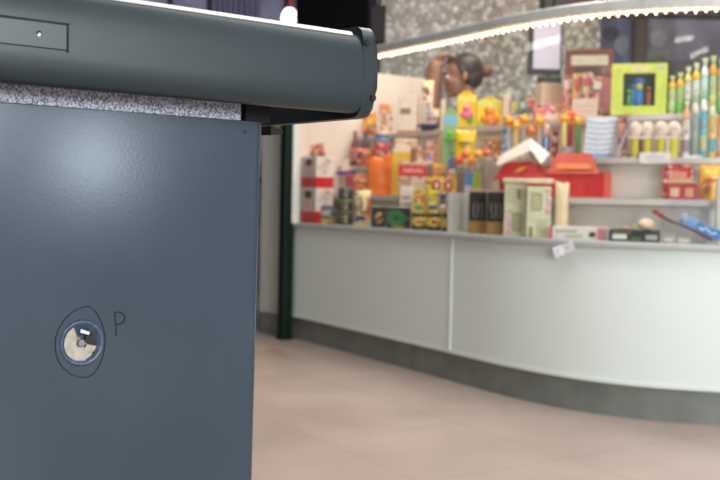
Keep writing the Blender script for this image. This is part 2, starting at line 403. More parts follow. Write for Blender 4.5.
def discs(root, w, d, h, pr):
    for nm, u, v, rr, c in pr:
        bm = B(); cyl(bm, rr, 0, .0016, seg=20, rot=Matrix.Rotation(PI/2, 3, 'X')); link(nm, bm, mat(c, .4), root, True, (u*w-w/2, -d/2+.0004, v*h))
def carton(name, label, cat, x0, x1, ytop, tier, c, d=.06, pr=(), ds=(), o=None, zb=None, yaw='cam', group=None, seam=None, side=None, w=None, lean=0):
    loc, ww, h, yw = base(x0, x1, ytop, tier, o, zb, yaw)
    w = w or ww
    r = thing(name, label, cat, loc, yw, group)
    if lean: r.rotation_euler.x = lean
    bm = B(); box(bm, (0, 0, h/2), (w, d, h), min(.002, d*.2)); plain = name in ('board', 'price_card', 'sign_card', 'display_board', 'carton', 'board_box', 'flat_box', 'wooden_block', 'open_carton', 'small_box', 'game_box') or max(c) < 40
    link('body', bm, mat(c, busy=0 if plain else 55, **GLOSS), r)
    bm = B(); box(bm, (0, -.01*d, h+.0006), (w*.96, d*.9, .001)); box(bm, (0, d*.3, h+.0014), (w*.9, d*.2, .0008)); link('tuck_flap', bm, mat(seam or c, .45), r)
    prints(r, w, d, h, pr); discs(r, w, d, h, ds)
    if side:
        bm = B(); box(bm, (w/2+.0004, 0, h/2), (.0008, d*.96, h*.98)); link('side_print', bm, mat(side, .4), r)
    return r, w, h, d
def tin(name, label, cat, x0, x1, ytop, tier, c, lid, band=None, o=None, zb=None, group=None, ring=None):
    loc, w, h, yw = base(x0, x1, ytop, tier, o, zb)
    r = thing(name, label, cat, loc, yw, group); R = w/2
    bm = B(); lathe(bm, [(0, 0), (R*.92, 0), (R, .003), (R, h*.84), (R*.96, h*.86), (R*.96, h*.88), (0, h*.88)]); link('body', bm, mat(c, **GLOSS), r, 'angle')
    bm = B(); lathe(bm, [(0, h*.885), (R*1.02, h*.885), (R*1.02, h-.002), (R*.97, h), (R*.85, h-.0015), (0, h-.0015)]); link('lid', bm, mat(lid, .35), r, 'angle')
    if band:
        bm = B(); lathe(bm, [(R+.0003, h*.22), (R+.0008, h*.23), (R+.0008, h*.66), (R+.0003, h*.67)]); link('label', bm, mat(band, .4, busy=60), r, 'angle')
    return r, w, h
def pouch(name, label, cat, x0, x1, ytop, tier, c, d=.05, o=None, zb=None, group=None, pr=(), yaw='cam', rag=.0, c2=None):
    loc, w, h, yw = base(x0, x1, ytop, tier, o, zb, yaw)
    r = thing(name, label, cat, loc, yw, group)
    nx, nz = 10, 14; bm = B(); F_, K_ = [], []
    seed = random.random()*50
    for j in range(nz+1):
        v = j/nz; a, b = [], []
        for i in range(nx+1):
            u = i/nx
            pu = math.sin(PI*min(1, max(0, u)))**.55; pv = min(1, (1-v)*3.2)**.7 * (.75 + .25*min(1, v*4))
            th = d/2*pu*pv + .0008
            wr = noise.noise(Vector((u*4+seed, v*5, seed)))*.006*(.3+v)
            x = (u-.5)*w*(1-.07*math.sin(PI*v)) ; z = v*h + (noise.noise(Vector((u*5, seed, 3)))*rag*v)
            a.append(bm.verts.new((x, -th+wr, max(z, 0)))); b.append(bm.verts.new((x, th+wr, max(z, 0))))
        F_.append(a); K_.append(b)
    for j in range(nz):
        for i in range(nx):
            bm.faces.new((F_[j][i], F_[j][i+1], F_[j+1][i+1], F_[j+1][i])); bm.faces.new((K_[j][i+1], K_[j][i], K_[j+1][i], K_[j+1][i+1]))
        bm.faces.new((F_[j][0], F_[j+1][0], K_[j+1][0], K_[j][0])); bm.faces.new((F_[j][nx], K_[j][nx], K_[j+1][nx], F_[j+1][nx]))
    for i in range(nx):
        bm.faces.new((F_[0][i+1], F_[0][i], K_[0][i], K_[0][i+1])); bm.faces.new((F_[nz][i], F_[nz][i+1], K_[nz][i+1], K_[nz][i]))
    link('bag', bm, mat(c, .28, coat=.4, busy=0 if name == 'plastic_wrap' or c in ((246, 206, 34), (246, 120, 32), (246, 186, 60)) else 34), r, True)
    bm = B(); box(bm, (0, 0, h-.004), (w*.97, .004, .008), .001); link('crimp', bm, mat(c2 or c, .3), r)
    for nm, u0, v0, u1, v1, cc in pr:
        bm = B(); n = 6
        for yy in (-d/2-.0018,):
            g = [[bm.verts.new((((u0+(u1-u0)*i/n)-.5)*w, -(d/2*(math.sin(PI*(u0+(u1-u0)*i/n)))**.55*min(1, (1-(v0+(v1-v0)*j/n))*3.2)**.7)-.0045, (v0+(v1-v0)*j/n)*h)) for i in range(n+1)] for j in range(n+1)]
            for j in range(n):
                for i in range(n): bm.faces.new((g[j][i], g[j][i+1], g[j+1][i+1], g[j+1][i]))
        bmesh.ops.solidify(bm, geom=bm.faces[:], thickness=.001)
        link(nm, bm, mat(cc, .35), r, True)
    return r, w, h
def card(name, label, cat, x0, x1, ytop, tier, c, toy, top=None, o=None, zb=None, group=None, toy2=None, foot=None):
    """blister card: rounded hanger top with a hole, clear bubble, toy inside"""
    loc, w, h, yw = base(x0, x1, ytop, tier, o, zb)
    r = thing(name, label, cat, loc, yw, group)
    pts = [(-w/2, 0), (w/2, 0), (w/2, h*.88)]
    for k in range(1, 8):
        a = PI*k/8; pts.append((w*.32*math.cos(a), h*.88 + h*.12*math.sin(a)))
    pts.append((-w/2, h*.88))
    bm = B(); prism(bm, pts, -.0015, .0015); link('backing_card', bm, mat(c, **GLOSS), r)
    if top:
        bm = B(); box(bm, (0, -.002, h*.78), (w*.9, .001, h*.16)); link('header_print', bm, mat(top, .4), r)
    if foot:
        bm = B(); box(bm, (0, -.002, h*.1), (w*.98, .001, h*.18)); link('foot_print', bm, mat(foot, .4), r)
    bm = B(); cyl(bm, .005, 0, .002, rot=Matrix.Rotation(PI/2, 3, 'X')); link('hang_hole', bm, mat((60, 50, 40), .6), r, loc=(0, -.0008, h*.93))
    R = w*.2
    bm = B(); ball(bm, (0, -.016, h*.52), (R, R*.6, R*1.05)); ball(bm, (0, -.014, h*.52-R*1.6), (R*1.1, R*.6, R*1.1)); ball(bm, (-R*1.2, -.014, h*.52-R*1.5), (R*.5, R*.4, R*.8)); ball(bm, (R*1.2, -.014, h*.52-R*1.3), (R*.5, R*.4, R*.8))
    link('toy', bm, mat(toy, .35), r, True)
    bm = B(); cyl(bm, R*.9, 0, .012, rot=Matrix.Rotation(PI/2, 3, 'X'), seg=16); link('candy_disc', bm, mat(toy2 or toy, .35), r, True, (w*.2, -.002, h*.2))
    return r, w, h
def lolly(label, x0, x1, ytop, tier, c, c2, stickc=(235, 230, 220), o=None, zb=None, petals=True, group=None, wrap=None):
    loc, w, h, yw = base(x0, x1, ytop, tier, o, zb)
    r = thing('lollipop', label, 'lollipop', loc, yw, group); R = w/2
    bm = B(); cyl(bm, .0028 if not wrap else R*.42, 0, h-R*1.2, seg=10); link('stick', bm, mat(wrap or stickc, .4), r, True)
    bm = B(); ball(bm, (0, 0, h-R), (R*.62, R*.55, R*.62)); link('candy', bm, mat(c, .2, coat=.6), r, True)
    bm = B()
    for k in range(6):
        a = PI/3*k+.3; ball(bm, (R*.66*math.cos(a), R*.1, h-R+R*.66*math.sin(a)), (R*.38, R*.3, R*.38), 1)
    link('petals' if petals else 'wrapper_twist', bm, mat(c2, .3, coat=.4), r, True)
    return r
def scribble(root, name, w, h, y, c, rows=((.5, .7),), wd=.004, step=.012, seed=0):
    rnd = random.Random(seed); bm = B()
    for v, ln in rows:
        x = -ln*w/2; pts = []
        while x < ln*w/2:
            pts.append((x, v*h + rnd.uniform(-1, 1)*wd*1.3)); x += step*rnd.uniform(.5, 1)
        if len(pts) > 1: stroke(bm, pts, wd, y)
    return link(name, bm, mat(c, .4), root)
# ------------------------------------------------------------------ goods, bottom step (on the ledge)
RED = (214, 30, 34); CREAM = (240, 228, 206); YEL = (244, 206, 36)
def choco_box(label, x0, x1, ytop, zb, full):
    loc, w, h, yw = base(x0, x1, ytop, 1, .086, zb, 'al')
    r = thing('chocolate_box', label, 'box', loc, yw, 'red and white chocolate boxes by the post')
    w, d = .165, .125
    bm = B(); box(bm, (0, 0, h/2), (w, d, h), .002); link('body', bm, mat((238, 226, 220), **GLOSS), r)
    bm = B(); box(bm, (0, 0, h*.17), (w+.0016, d+.0016, h*.34)); link('red_band', bm, mat(RED, .35), r)
    bm = B(); box(bm, (0, -d/2-.0004, h*.66), (w*.92, .0008, h*.6)); link('picture_print', bm, mat((206, 190, 190), .4), r)
    bm = B(); ball(bm, (0, -d/2-.0005, h*.62), (w*.2, .002, h*.17)); link('face_print', bm, mat((228, 170, 145), .4), r, True)
    bm = B(); ball(bm, (0, -d/2-.0008, h*.8), (w*.25, .0025, h*.13)); link('hair_print', bm, mat((50, 32, 28), .4), r, True)
    bm = B(); rnd = random.Random(3)
    pts = [(rnd.uniform(-.42, .42)*d, (.42+.54*i/13)*h) for i in range(14)]
    stroke(bm, pts, .003, 0, .0008)
    for v in bm.verts: v.co = Vector((w/2 - v.co.y, v.co.x, v.co.z))
    link('fleck_print', bm, mat((150, 60, 60), .4), r)
    bm = B(); box(bm, (0, 0, h+.0005), (w*.95, d*.9, .001)); link('tuck_flap', bm, mat((238, 226, 220), .4), r)
    return loc.z + h
zt = choco_box('red and white chocolate box on the ledge by the post, lower of two', 300, 334, 188, None, True)
zt = choco_box('red and white chocolate box stacked on top of another beside the green post', 300, 334, 157, zt+.0015, True)
P0, _, _, _ = base(300, 334, 150, 1, .075)
for k, (dx, c, c2, lb) in enumerate(((-.05, (225, 120, 80), (236, 190, 160), 'small orange wrapped sweet figure at left on the red white box'), (-.005, (240, 190, 165), (222, 90, 70), 'small peach wrapped sweet figure in the middle on the red white box'), (.045, (196, 100, 100), (230, 160, 140), 'small dusky red sweet figure at right on the red white box'))):
    nrm = spot(317, .075)[1]; tt = Vector((nrm.y, -nrm.x))
    r = thing('sweet_figure', lb, 'sweet', (P0.x+tt.x*dx, P0.y+tt.y*dx, zt+.0022), .3*k, 'wrapped sweet figures on the box')
    bm = B(); lathe(bm, [(0, 0), (.018, 0), (.022, .012), (.02, .03), (.011, .042), (0, .046)], 14); link('body', bm, mat(c, .35), r, True)
    bm = B(); ball(bm, (0, 0, .058), (.017, .016, .018)); link('head', bm, mat(c2, .35), r, True)
    bm = B(); ball(bm, (-.012, 0, .074), .007, 1); ball(bm, (.012, 0, .074), .007, 1); link('ears', bm, mat(c, .35), r, True)
r, w, h, d = carton('tin_box', 'small dark blue striped box at the foot of the red white boxes', 'box', 321, 336, 206, 1, (52, 54, 66), d=.02, o=.042, pr=[('blue_stripe', .08, .72, .92, .88, (110, 130, 160)), ('foot_print', .08, .06, .92, .3, (190, 160, 80))])
bm = B()
for k in range(4): box(bm, ((-.3+.2*k)*w, -d/2-.0008, h*.5), (.05*w, .001, h*.3))
link('stripe_print', bm, mat((120, 130, 150), .4), r)
z = None
for k, (yt, c, lid, lb) in enumerate(((211.5, (44, 66, 46), (120, 132, 100), 'round dark green sweet tin, bottom of the three stacked tins'), (199.5, (70, 92, 46), (148, 160, 88), 'round olive sweet tin, middle of the three stacked tins'), (187.5, (36, 50, 60), (140, 150, 160), 'round tin with grey blue lid, top of the three stacked tins'))):
    r, w, h = tin('sweet_tin', lb, 'tin', 338, 353, yt, 1, c, lid, band=(24, 30, 26), o=.075, zb=z, group='stacked round sweet tins')
    z = r.location.z + h + .0003
r, w, h = pouch('sweet_bag', 'tall cream sweet bag with orange edge beside the stacked tins', 'bag', 354, 371, 190, 1, (238, 216, 160), d=.045, pr=[('orange_edge', .8, .3, .97, .8, (235, 120, 40)), ('blue_print', .15, .15, .7, .27, (60, 60, 130)), ('letter_print', .35, .38, .5, .72, (150, 130, 110))], c2=(230, 180, 60))
r, w, h, d = carton('sweet_box', 'small black box with a yellow and purple oval badge', 'box', 372, 386, 207, 1, (24, 20, 22), d=.05, seam=(236, 226, 214), o=.06)
bm = B(); ball(bm, (.004, -d/2, h*.46), (w*.32, .0018, h*.3)); link('badge', bm, mat((214, 178, 40), .4), r, True)
bm = B(); stroke(bm, [(-w*.22, h*.3), (w*.28, h*.56)], h*.16, -d/2-.0016); link('badge_bar', bm, mat((110, 40, 120), .4), r)
r, w, h, d = carton('sweet_box', 'wide black box with a green ring emblem and white top', 'box', 387, 411, 207.5, 1, (20, 22, 20), d=.05, seam=(238, 226, 210), o=.06)
bm = B()
for rr in (.31, .17):
    stroke(bm, [(-w*.1+h*rr*1.25*math.cos(a*PI/10), h*.5+h*rr*math.sin(a*PI/10)) for a in range(21)], h*.09, -d/2)
stroke(bm, [(w*.08, h*.62), (w*.3, h*.56), (w*.42, h*.46)], h*.1, -d/2); stroke(bm, [(w*.08, h*.42), (w*.3, h*.4)], h*.08, -d/2)
link('ring_emblem', bm, mat((32, 150, 60), .4), r)
prints(r, w, d, h, [('foot_print', .3, .03, .75, .11, (170, 140, 60))])
r, w, h, d = carton('price_card', 'small white folded card standing above the black green ring box', 'card', 400, 414, 186, 1, (240, 222, 216), d=.012, o=.125, pr=[('line_print', .15, .55, .85, .6, (150, 140, 150)), ('line_print', .15, .7, .7, .75, (150, 140, 150)), ('colour_print', .3, .15, .8, .4, (120, 90, 150))])
zt = None
for k, (x0, x1, b) in enumerate(((412, 427, (222, 160, 40)), (427.5, 442, (214, 190, 60)), (442.5, 455, (196, 170, 40)))):
    r, w, h = tin('sweet_jar', ('yellow sweet jar standing next to the black green ring box', 'yellow sweet jar in the middle of the bottom row of three', 'yellow sweet jar standing against the grey divider')[k], 'jar', x0, x1, 211, 1, (60, 40, 24), (226, 190, 60), band=YEL, o=.06, group='yellow sweet jars on the ledge')
    bm = B(); box(bm, (0, -w/2-.0005, h*.45), (w*.34, .0016, h*.2)); link('front_print', bm, mat(((190, 70, 40), (180, 40, 40), (90, 140, 60))[k], .4), r)
    zt = r.location.z + h + .0006
    k2 = k
    if k == 0:
        carton('sweet_packet', 'yellow packet with green foot on the left yellow jar', 'packet', 413, 427, 190, 1, (240, 200, 60), d=.035, o=.06, zb=zt, pr=[('foot_print', .1, .05, .6, .28, (90, 150, 110)), ('title_print', .15, .55, .85, .75, (226, 140, 60))])
    if k == 1:
        carton('sweet_packet', 'lemon yellow packet with blue foot on the middle yellow jar', 'packet', 428, 438, 190, 1, (244, 226, 40), d=.035, o=.06, zb=zt, pr=[('foot_print', .1, .05, .9, .26, (60, 90, 170)), ('title_print', .2, .5, .75, .8, (214, 190, 40))])
    if k == 2:
        loc, w2, h2, yw = base(438.5, 447, 192, 1, .06, zt)
        loc2 = r.location.copy(); 
        f = thing('bear_figure', 'small blue and white bear figure above the yellow jars', 'figure', (loc.x, loc.y, zt), yw)
        bm = B(); lathe(bm, [(0, 0), (w2*.34, 0), (w2*.42, h2*.1), (w2*.36, h2*.34), (0, h2*.36)], 14); link('skirt', bm, mat((232, 224, 224), .4), f, True)
        bm = B(); lathe(bm, [(0, h2*.36), (w2*.33, h2*.36), (w2*.3, h2*.55), (w2*.2, h2*.64), (0, h2*.64)], 14); link('body', bm, mat((44, 50, 130), .4), f, True)
        bm = B(); ball(bm, (0, 0, h2*.78), (w2*.42, w2*.36, h2*.16)); ball(bm, (-w2*.34, 0, h2*.92), w2*.13, 1); ball(bm, (w2*.34, 0, h2*.92), w2*.13, 1); link('head', bm, mat((40, 48, 120), .4), f, True)
        bm = B(); ball(bm, (0, -w2*.3, h2*.5), (w2*.12, w2*.06, h2*.07), 1); link('badge', bm, mat((230, 190, 60), .4), f, True)
        carton('sweet_packet', 'red and pink striped packet beside the grey divider', 'packet', 447.5, 455, 191, 1, (214, 90, 96), d=.03, o=.06, zb=zt, pr=[('stripe_print', .2, .1, .4, .9, (240, 200, 200)), ('stripe_print', .6, .1, .8, .9, (240, 200, 200))])
r, w, h, d = carton('display_board', 'plain white board leaning behind the grey divider', 'board', 464, 476, 194, 1, (236, 228, 224), d=.008, o=.085)
for k, (x0, x1) in enumerate(((469, 487), (487.5, 505))):
    loc, w, h, yw = base(x0, x1, 186, 1, .058)
    r = thing('coffee_packet', ('black and gold packet standing beside the white board', 'black and gold packet standing against the cream packets')[k], 'packet', loc, yw, 'black and gold packets on the ledge')
    d = .05
    bm = B(); box(bm, (0, 0, h*.43), (w*.97, d, h*.86), .004); link('body', bm, mat((18, 13, 13), .5, spec=.15), r)
    bm = B(); box(bm, (0, 0, h*.135), (w*.98, d+.001, h*.27), .003); link('gold_foot', bm, mat((170, 124, 54), .35, metal=.3), r)
    bm = B(); prism(bm, [(-w*.48, h*.86), (w*.48, h*.86), (w*.44, h*.93), (-w*.44, h*.93)], -.012, .012); link('folded_top', bm, mat((40, 30, 28), .35), r)
    bm = B(); box(bm, (0, 0, h*.9), (w*.99, .03, h*.04), .002); link('tie_strip', bm, mat((226, 176, 156), .4), r)
    bm = B(); rnd = random.Random(k+5)
    for j in range(3):
        x = (-.25+.25*j)*w
        stroke(bm, [(x+rnd.uniform(-.05, .05)*w, h*(.34+.06*i)) for i in range(6)], .004, -d/2)
    link('script_print', bm, mat((150, 140, 132), .4), r)
for k, (x0, x1, yt) in enumerate(((504.5, 526, 184), (527, 551, 187))):
    loc, w, h, yw = base(x0, x1, yt, 1, .062)
    d = .06
    r = thing('chocolate_packet', ('cream chocolate packet with red lettering low at its left edge', 'cream chocolate packet with red lettering high at its right edge')[k], 'packet', loc, yw, 'cream chocolate packets on the ledge')
    bm = B(); box(bm, (0, 0, h/2), (w, d, h), .003); link('body', bm, mat((222, 218, 190), .35, coat=.4), r)
    bm = B(); box(bm, (0, 0, h+.0006), (w*.95, d*.9, .001)); link('tuck_flap', bm, mat((240, 226, 190), .4), r)
    lx = -.28 if k == 0 else .34; lz = .26 if k == 0 else .7
    bm = B(); box(bm, (lx*w, -d/2-.0004, lz*h), (w*.22, .0008, h*.36)); link('label', bm, mat((244, 238, 232), .4), r)
    link('lettering', text_bm('merci', .046, .0005, PI/2, (lx*w, -d/2-.0012, lz*h)), mat((196, 24, 48), .4), r)
    bm = B(); vx, vz = (.12, .27) if k == 0 else (-.1, .7)
    box(bm, (vx*w, -d/2-.0005, vz*h), (w*.46, .001, h*.36)); link('picture_print', bm, mat((176, 164, 120), .4), r)
    bm = B(); box(bm, (vx*w, -d/2-.0012, vz*h), (w*.3, .0006, h*.26)); link('picture_print', bm, mat((196, 186, 146), .4), r)
    bm = B()
    for j in range(4): box(bm, (-.18*w if k == 0 else .16*w, -d/2-.0005, h*((.66 if k == 0 else .1)+.075*j)), (w*.46, .001, h*.045))
    link('stripe_print', bm, mat((200, 190, 150), .4), r)
    bm = B(); box(bm, (.16*w if k == 0 else -.3*w, -d/2-.0006, h*(.8 if k == 0 else .1)), (w*.14, .001, h*.2)); link('bow_print', bm, mat((150, 128, 80), .4), r)
    ztop = max(ztop, loc.z + h) if k else loc.z + h
r, w, h = pouch('plastic_wrap', 'crumpled cream cellophane bag to the right of the cream packets', 'bag', 555, 569, 183, 1, (240, 214, 178), d=.035, o=.125, rag=.02)
loc, w, h, yw = base(503, 553, 177, 1, .074, yaw=-.4)
r = thing('box_lid', 'flat cream box lid lying on top of the two cream packets', 'lid', (loc.x, loc.y, ztop+.0022), yw)
bm = B(); box(bm, (0, 0, .011), (w, .062, .022), .005); link('lid_top', bm, mat((244, 226, 196), .4), r)
bm = B(); box(bm, (0, -.0312, .006), (w*.9, .0015, .006)); link('lid_lip', bm, mat((224, 204, 172), .45), r)
r, w, h, d = carton('flat_box', 'flat white box with pink ends lying beside the cream packets', 'box', 552, 608, 227, 1, (238, 226, 222), d=.07, o=.085, yaw=-.25, pr=[('pink_end', 0, 0, .06, 1, (222, 96, 120)), ('pink_end', .86, 0, 1, 1, (228, 140, 150)), ('grey_print', .12, .55, .5, .7, (170, 170, 165)), ('green_print', .3, .15, .6, .4, (190, 200, 176))])
bm = B()
for k in range(9): box(bm, (w*(.22+.013*k), -d/2-.0005, h*.42), (w*.008*(1+k % 2), .001, h*.4))
link('barcode', bm, mat((50, 46, 46), .5), r)
r, w, h, d = carton('flat_box', 'flat black box with a white label lying by the round pink sweet', 'box', 611, 660, 230, 1, (32, 30, 30), d=.07, o=.075, pr=[('white_label', .07, .2, .35, .62, (226, 222, 214)), ('line_print', .08, .75, .45, .82, (150, 146, 140)), ('green_print', .42, .1, .62, .4, (70, 110, 50)), ('grey_label', .72, .2, .95, .62, (170, 168, 164))])
zt = r.location.z + h + .0012
loc, w, h, yw = base(638, 656, 218.5, 1, .075, zt)
r = thing('marshmallow', 'round pale pink sweet on the flat black box', 'sweet', (loc.x, loc.y, zt), yw)
bm = B(); ball(bm, (0, 0, h*.5), (w*.46, w*.38, h*.5), 3); link('ball', bm, mat((242, 206, 186), .5), r, True)
bm = B(); prism(bm, [(-w*.5, h*.3), (-w*.66, h*.12), (-w*.7, h*.42), (-w*.5, h*.55)], -.008, .008); link('twist', bm, mat((214, 186, 90), .4), r)
loc, w, h, yw = base(619, 632, 226, 1, .075, zt)
r = thing('wrapped_sweet', 'small crumpled tan wrapper on the flat black box', 'sweet', (loc.x, loc.y, zt), yw)
bm = B(); ball(bm, (0, 0, h*.5), (w*.3, .012, h*.5)); link('sweet', bm, mat((216, 168, 120), .4), r, True)
bm = B()
for s in (-1, 1): prism(bm, [(s*w*.27, h*.5), (s*w*.5, h*.1), (s*w*.5, h*.9)], -.006, .006)
link('wrapper_ends', bm, mat((226, 186, 140), .4), r)
for k, (x0, x1, yt, c, lb) in enumerate(((664, 676, 236, (188, 176, 170), 'small grey pink box beside the flat black box'), (679, 692, 238, (206, 190, 180), 'small beige box under the blue sweet tube'))):
    carton('small_box', lb, 'box', x0, x1, yt, 1, c, d=.03, o=.075, pr=[('label_print', .15, .25, .8, .7, (226, 222, 216))])
# blue tube leaning on the ledge, dark red stick and clear film
def rod_between(name, label, cat, pa, pb, o, rad, c, pr=None):
    pt, n = spot((pa[0]+pb[0])/2, o)
    A = on_y(pa[0], pa[1], spot(pa[0], o)[0].y); Bq = on_y(pb[0], pb[1], spot(pb[0], o)[0].y); v = Bq-A
    r = thing(name, label, cat, A, 0); r.rotation_euler = v.to_track_quat('X', 'Z').to_euler(); return r, v.length, pt
r, Ln, pt = rod_between('sweet_tube', 'light blue sweet packet with white lettering slanting down to the ledge', 'packet', (683, 220), (722, 237), .055, .02, None)
bm = B(); box(bm, (Ln/2, 0, 0), (Ln*.98, .035, .046), .008); link('body', bm, mat((120, 160, 214), .3, coat=.4), r, 'angle')
bm = B(); box(bm, (Ln*.64, -.0182, 0), (Ln*.6, .001, .036)); link('label', bm, mat((40, 120, 190), .35), r)
bm = B(); ball(bm, (Ln*.02, 0, .004), (.02, .02, .026)); link('crimp', bm, mat((150, 160, 190), .3), r, True)
rb = scribble(r, 'lettering', Ln, .03, -.0187, (236, 240, 246), rows=((0, .42),), wd=.006, step=.012, seed=4); rb.location = (Ln*.62, 0, 0)
r, Ln, pt = rod_between('liquorice_stick', 'dark red stick lying slanted below the blue sweet packet', 'stick', (656, 213), (713, 241), .024, .006, None)
bm = B(); tube(bm, [(0, 0, .0), (Ln*.25, 0, -.003), (Ln*.6, 0, .003), (Ln, 0, 0)], .006, 10); link('stick', bm, mat((96, 40, 42), .4), r, True)
bm = B(); ball(bm, (-.004, 0, .004), (.014, .011, .012)); ball(bm, (.02, 0, 0), (.014, .01, .011)); link('tip', bm, mat((150, 52, 48), .4), r, True)
FILM = clear('film', (246, 246, 250), 1.3, .12, .05)
loc, w, h, yw = base(668, 713, 158, 1, .122, yaw='al')
r = thing('plastic_bag', 'clear hanging plastic film bag in front of the red tubs', 'bag', loc, yw)
bm = B(); nx, nz = 16, 18; g = []
for j in range(nz+1):
    g.append([bm.verts.new(((i/nx-.5)*w*(1-.25*(j/nz)), .012*math.sin(i*1.3+j*.25)+.008*noise.noise(Vector((i*.5, j*.4, 1))), h*j/nz)) for i in range(nx+1)])
for j in range(nz):
    for i in range(nx): bm.faces.new((g[j][i], g[j][i+1], g[j+1][i+1], g[j+1][i]))
bmesh.ops.solidify(bm, geom=bm.faces[:], thickness=.0006)
link('film', bm, FILM, r, True)
bm = B(); box(bm, (0, 0, h+.004), (w*.4, .008, .012), .002); link('knot', bm, mat((226, 226, 230), .3), r)
# folded price tag hanging on the ledge edge
pt, n = spot(565, -.047); q = on_y(565, 249, pt.y)
r = thing('price_tag', 'small white folded price tag hanging from the ledge edge', 'tag', q, math.atan2(-n.x, n.y))
for k, (a, s) in enumerate(((.35, -1), (-.15, 1))):
    bm = B(); box(bm, (s*.024, -.006, s*.009), (.046, .0015, .042), .0004, rot=Matrix.Rotation(-.42, 3, 'Y')); c = link('card', bm, mat((242, 242, 246), .4), r); c.rotation_euler.z = a*.5
bm = B(); stroke(bm, [(-.030, -.006), (-.022, -.018)], .003, -.016); stroke(bm, [(.014, .012), (.026, .004)], .003, -.012); link('ink', bm, mat((90, 90, 110), .5), r)
bm = B(); box(bm, (0, -.001, .004), (.008, .010, .012), .001); link('clip', bm, mat((220, 220, 224), .4), r)

# ------------------------------------------------------------------ second step
r, w, h, d = carton('sweet_tray', 'low red and orange sweet tray with a white stripe above the tins', 'tray', 335, 384, 175, 2, (226, 80, 34), d=.05, o=.215, w=.17, pr=[('white_stripe', .42, .74, .95, .84, (246, 206, 180)), ('dark_end', 0, .3, .3, .95, (150, 40, 40)), ('foot_print', .02, .05, .98, .3, (110, 40, 30))])
zt = r.location.z + h + .002
loc, w, h, yw = base(334, 357, 166, 2, .215, zt)
r = thing('toy_boat', 'purple blue toy with a pale sail on the red orange tray', 'toy', loc, yw)
bm = B(); prism(bm, [(-w*.5, h*.3), (-w*.38, 0), (w*.42, 0), (w*.5, h*.6), (w*.2, h*.45)], -.018, .018); link('hull', bm, mat((74, 44, 130), .4), r)
bm = B(); prism(bm, [(-w*.2, h*.4), (w*.22, h*.5), (w*.06, h*1.9), (-w*.12, h*1.7)], -.004, .004); link('sail', bm, mat((236, 206, 190), .4), r)
bm = B(); cyl(bm, .004, h*.3, h*1.95, seg=8); link('mast', bm, mat((200, 150, 120), .4), r)
r, w, h = pouch('sweet_bag', 'crumpled bright orange sweet bag above the cream bag', 'bag', 366, 393, 157, 2, (246, 120, 32), d=.034, rag=.07, o=.228)
r, w, h = pouch('sweet_bag', 'red orange bag with a grey label behind the orange bag', 'bag', 356, 374, 149, 3, (232, 84, 44), d=.05, pr=[('grey_label', .25, .45, .75, .75, (196, 150, 140))], o=.33)
r, w, h, d = carton('open_carton', 'tall yellow carton with a folded white top flap', 'carton', 391, 409, 152, 2, (240, 186, 44), d=.034, o=.222, side=(150, 84, 60))
bm = B(); prism(bm, [(-w*.5, h), (w*.5, h), (w*.56, h+.03), (w*.3, h+.045), (-w*.3, h+.042)], -d*.5, -d*.5+.002); box(bm, (w*.05, 0, h+.043), (w*.75, d*.8, .002)); link('top_flap', bm, mat((246, 220, 196), .4), r)
bm = B(); prism(bm, [(w*.52, h*.6), (w*.86, h*.62), (w*.86, h*1.04), (w*.52, h*1.1)], 0, .002); link('side_flap', bm, mat((150, 88, 64), .5), r)
r, w, h, d = carton('truffle_box', 'clear box of pale sweets with a red name band', 'box', 398, 426, 162, 2, (226, 190, 170), d=.05, o=.19, pr=[('picture_print', .06, .08, .45, .5, (190, 150, 130)), ('picture_print', .52, .08, .94, .5, (220, 196, 184))])
bm = B(); box(bm, (0, 0, h*.74), (w+.002, d+.002, h*.34)); link('red_band', bm, mat((214, 34, 44), .35), r)
link('lettering', text_bm('Raffaello', .03, .0005, 0, (0, -d/2-.0016, h*.74), sx=w*.85/.125, shear=.2), mat((248, 226, 220), .4), r)
r, w, h, d = carton('sweet_box', 'yellow box with two red round badges above the jars', 'box', 425, 456, 178, 2, (238, 196, 40), d=.05, o=.2, pr=[('blue_print', .02, .02, .12, .3, (60, 90, 160)), ('blue_print', .88, .02, .98, .3, (60, 90, 160))])
for u in (.36, .74):
    bm = B(); ball(bm, ((u-.5)*w, -d/2, h*.58), (h*.27, .002, h*.33)); link('badge', bm, mat((186, 32, 32), .4), r, True)
    bm = B(); ball(bm, ((u-.5)*w, -d/2-.0018, h*.58), (h*.10, .001, h*.16)); link('badge_figure', bm, mat((244, 224, 210), .4), r, True)
r, w, h, d = carton('sweet_packet', 'orange and blue packet above the two red badges', 'packet', 432, 445, 163, 2, (240, 150, 60), d=.022, o=.25, pr=[('blue_print', .0, .02, 1, .5, (44, 70, 120)), ('yellow_print', .1, .86, .9, .98, (244, 206, 60))])
r, w, h, d = carton('sweet_packet', 'blue arrow shaped packet left of the orange lollipops', 'packet', 446.5, 455, 158, 2, (44, 128, 200), d=.02, o=.265, pr=[('yellow_print', .05, .05, .95, .5, (238, 200, 60)), ('red_print', .1, .5, .5, .62, (220, 80, 50))])
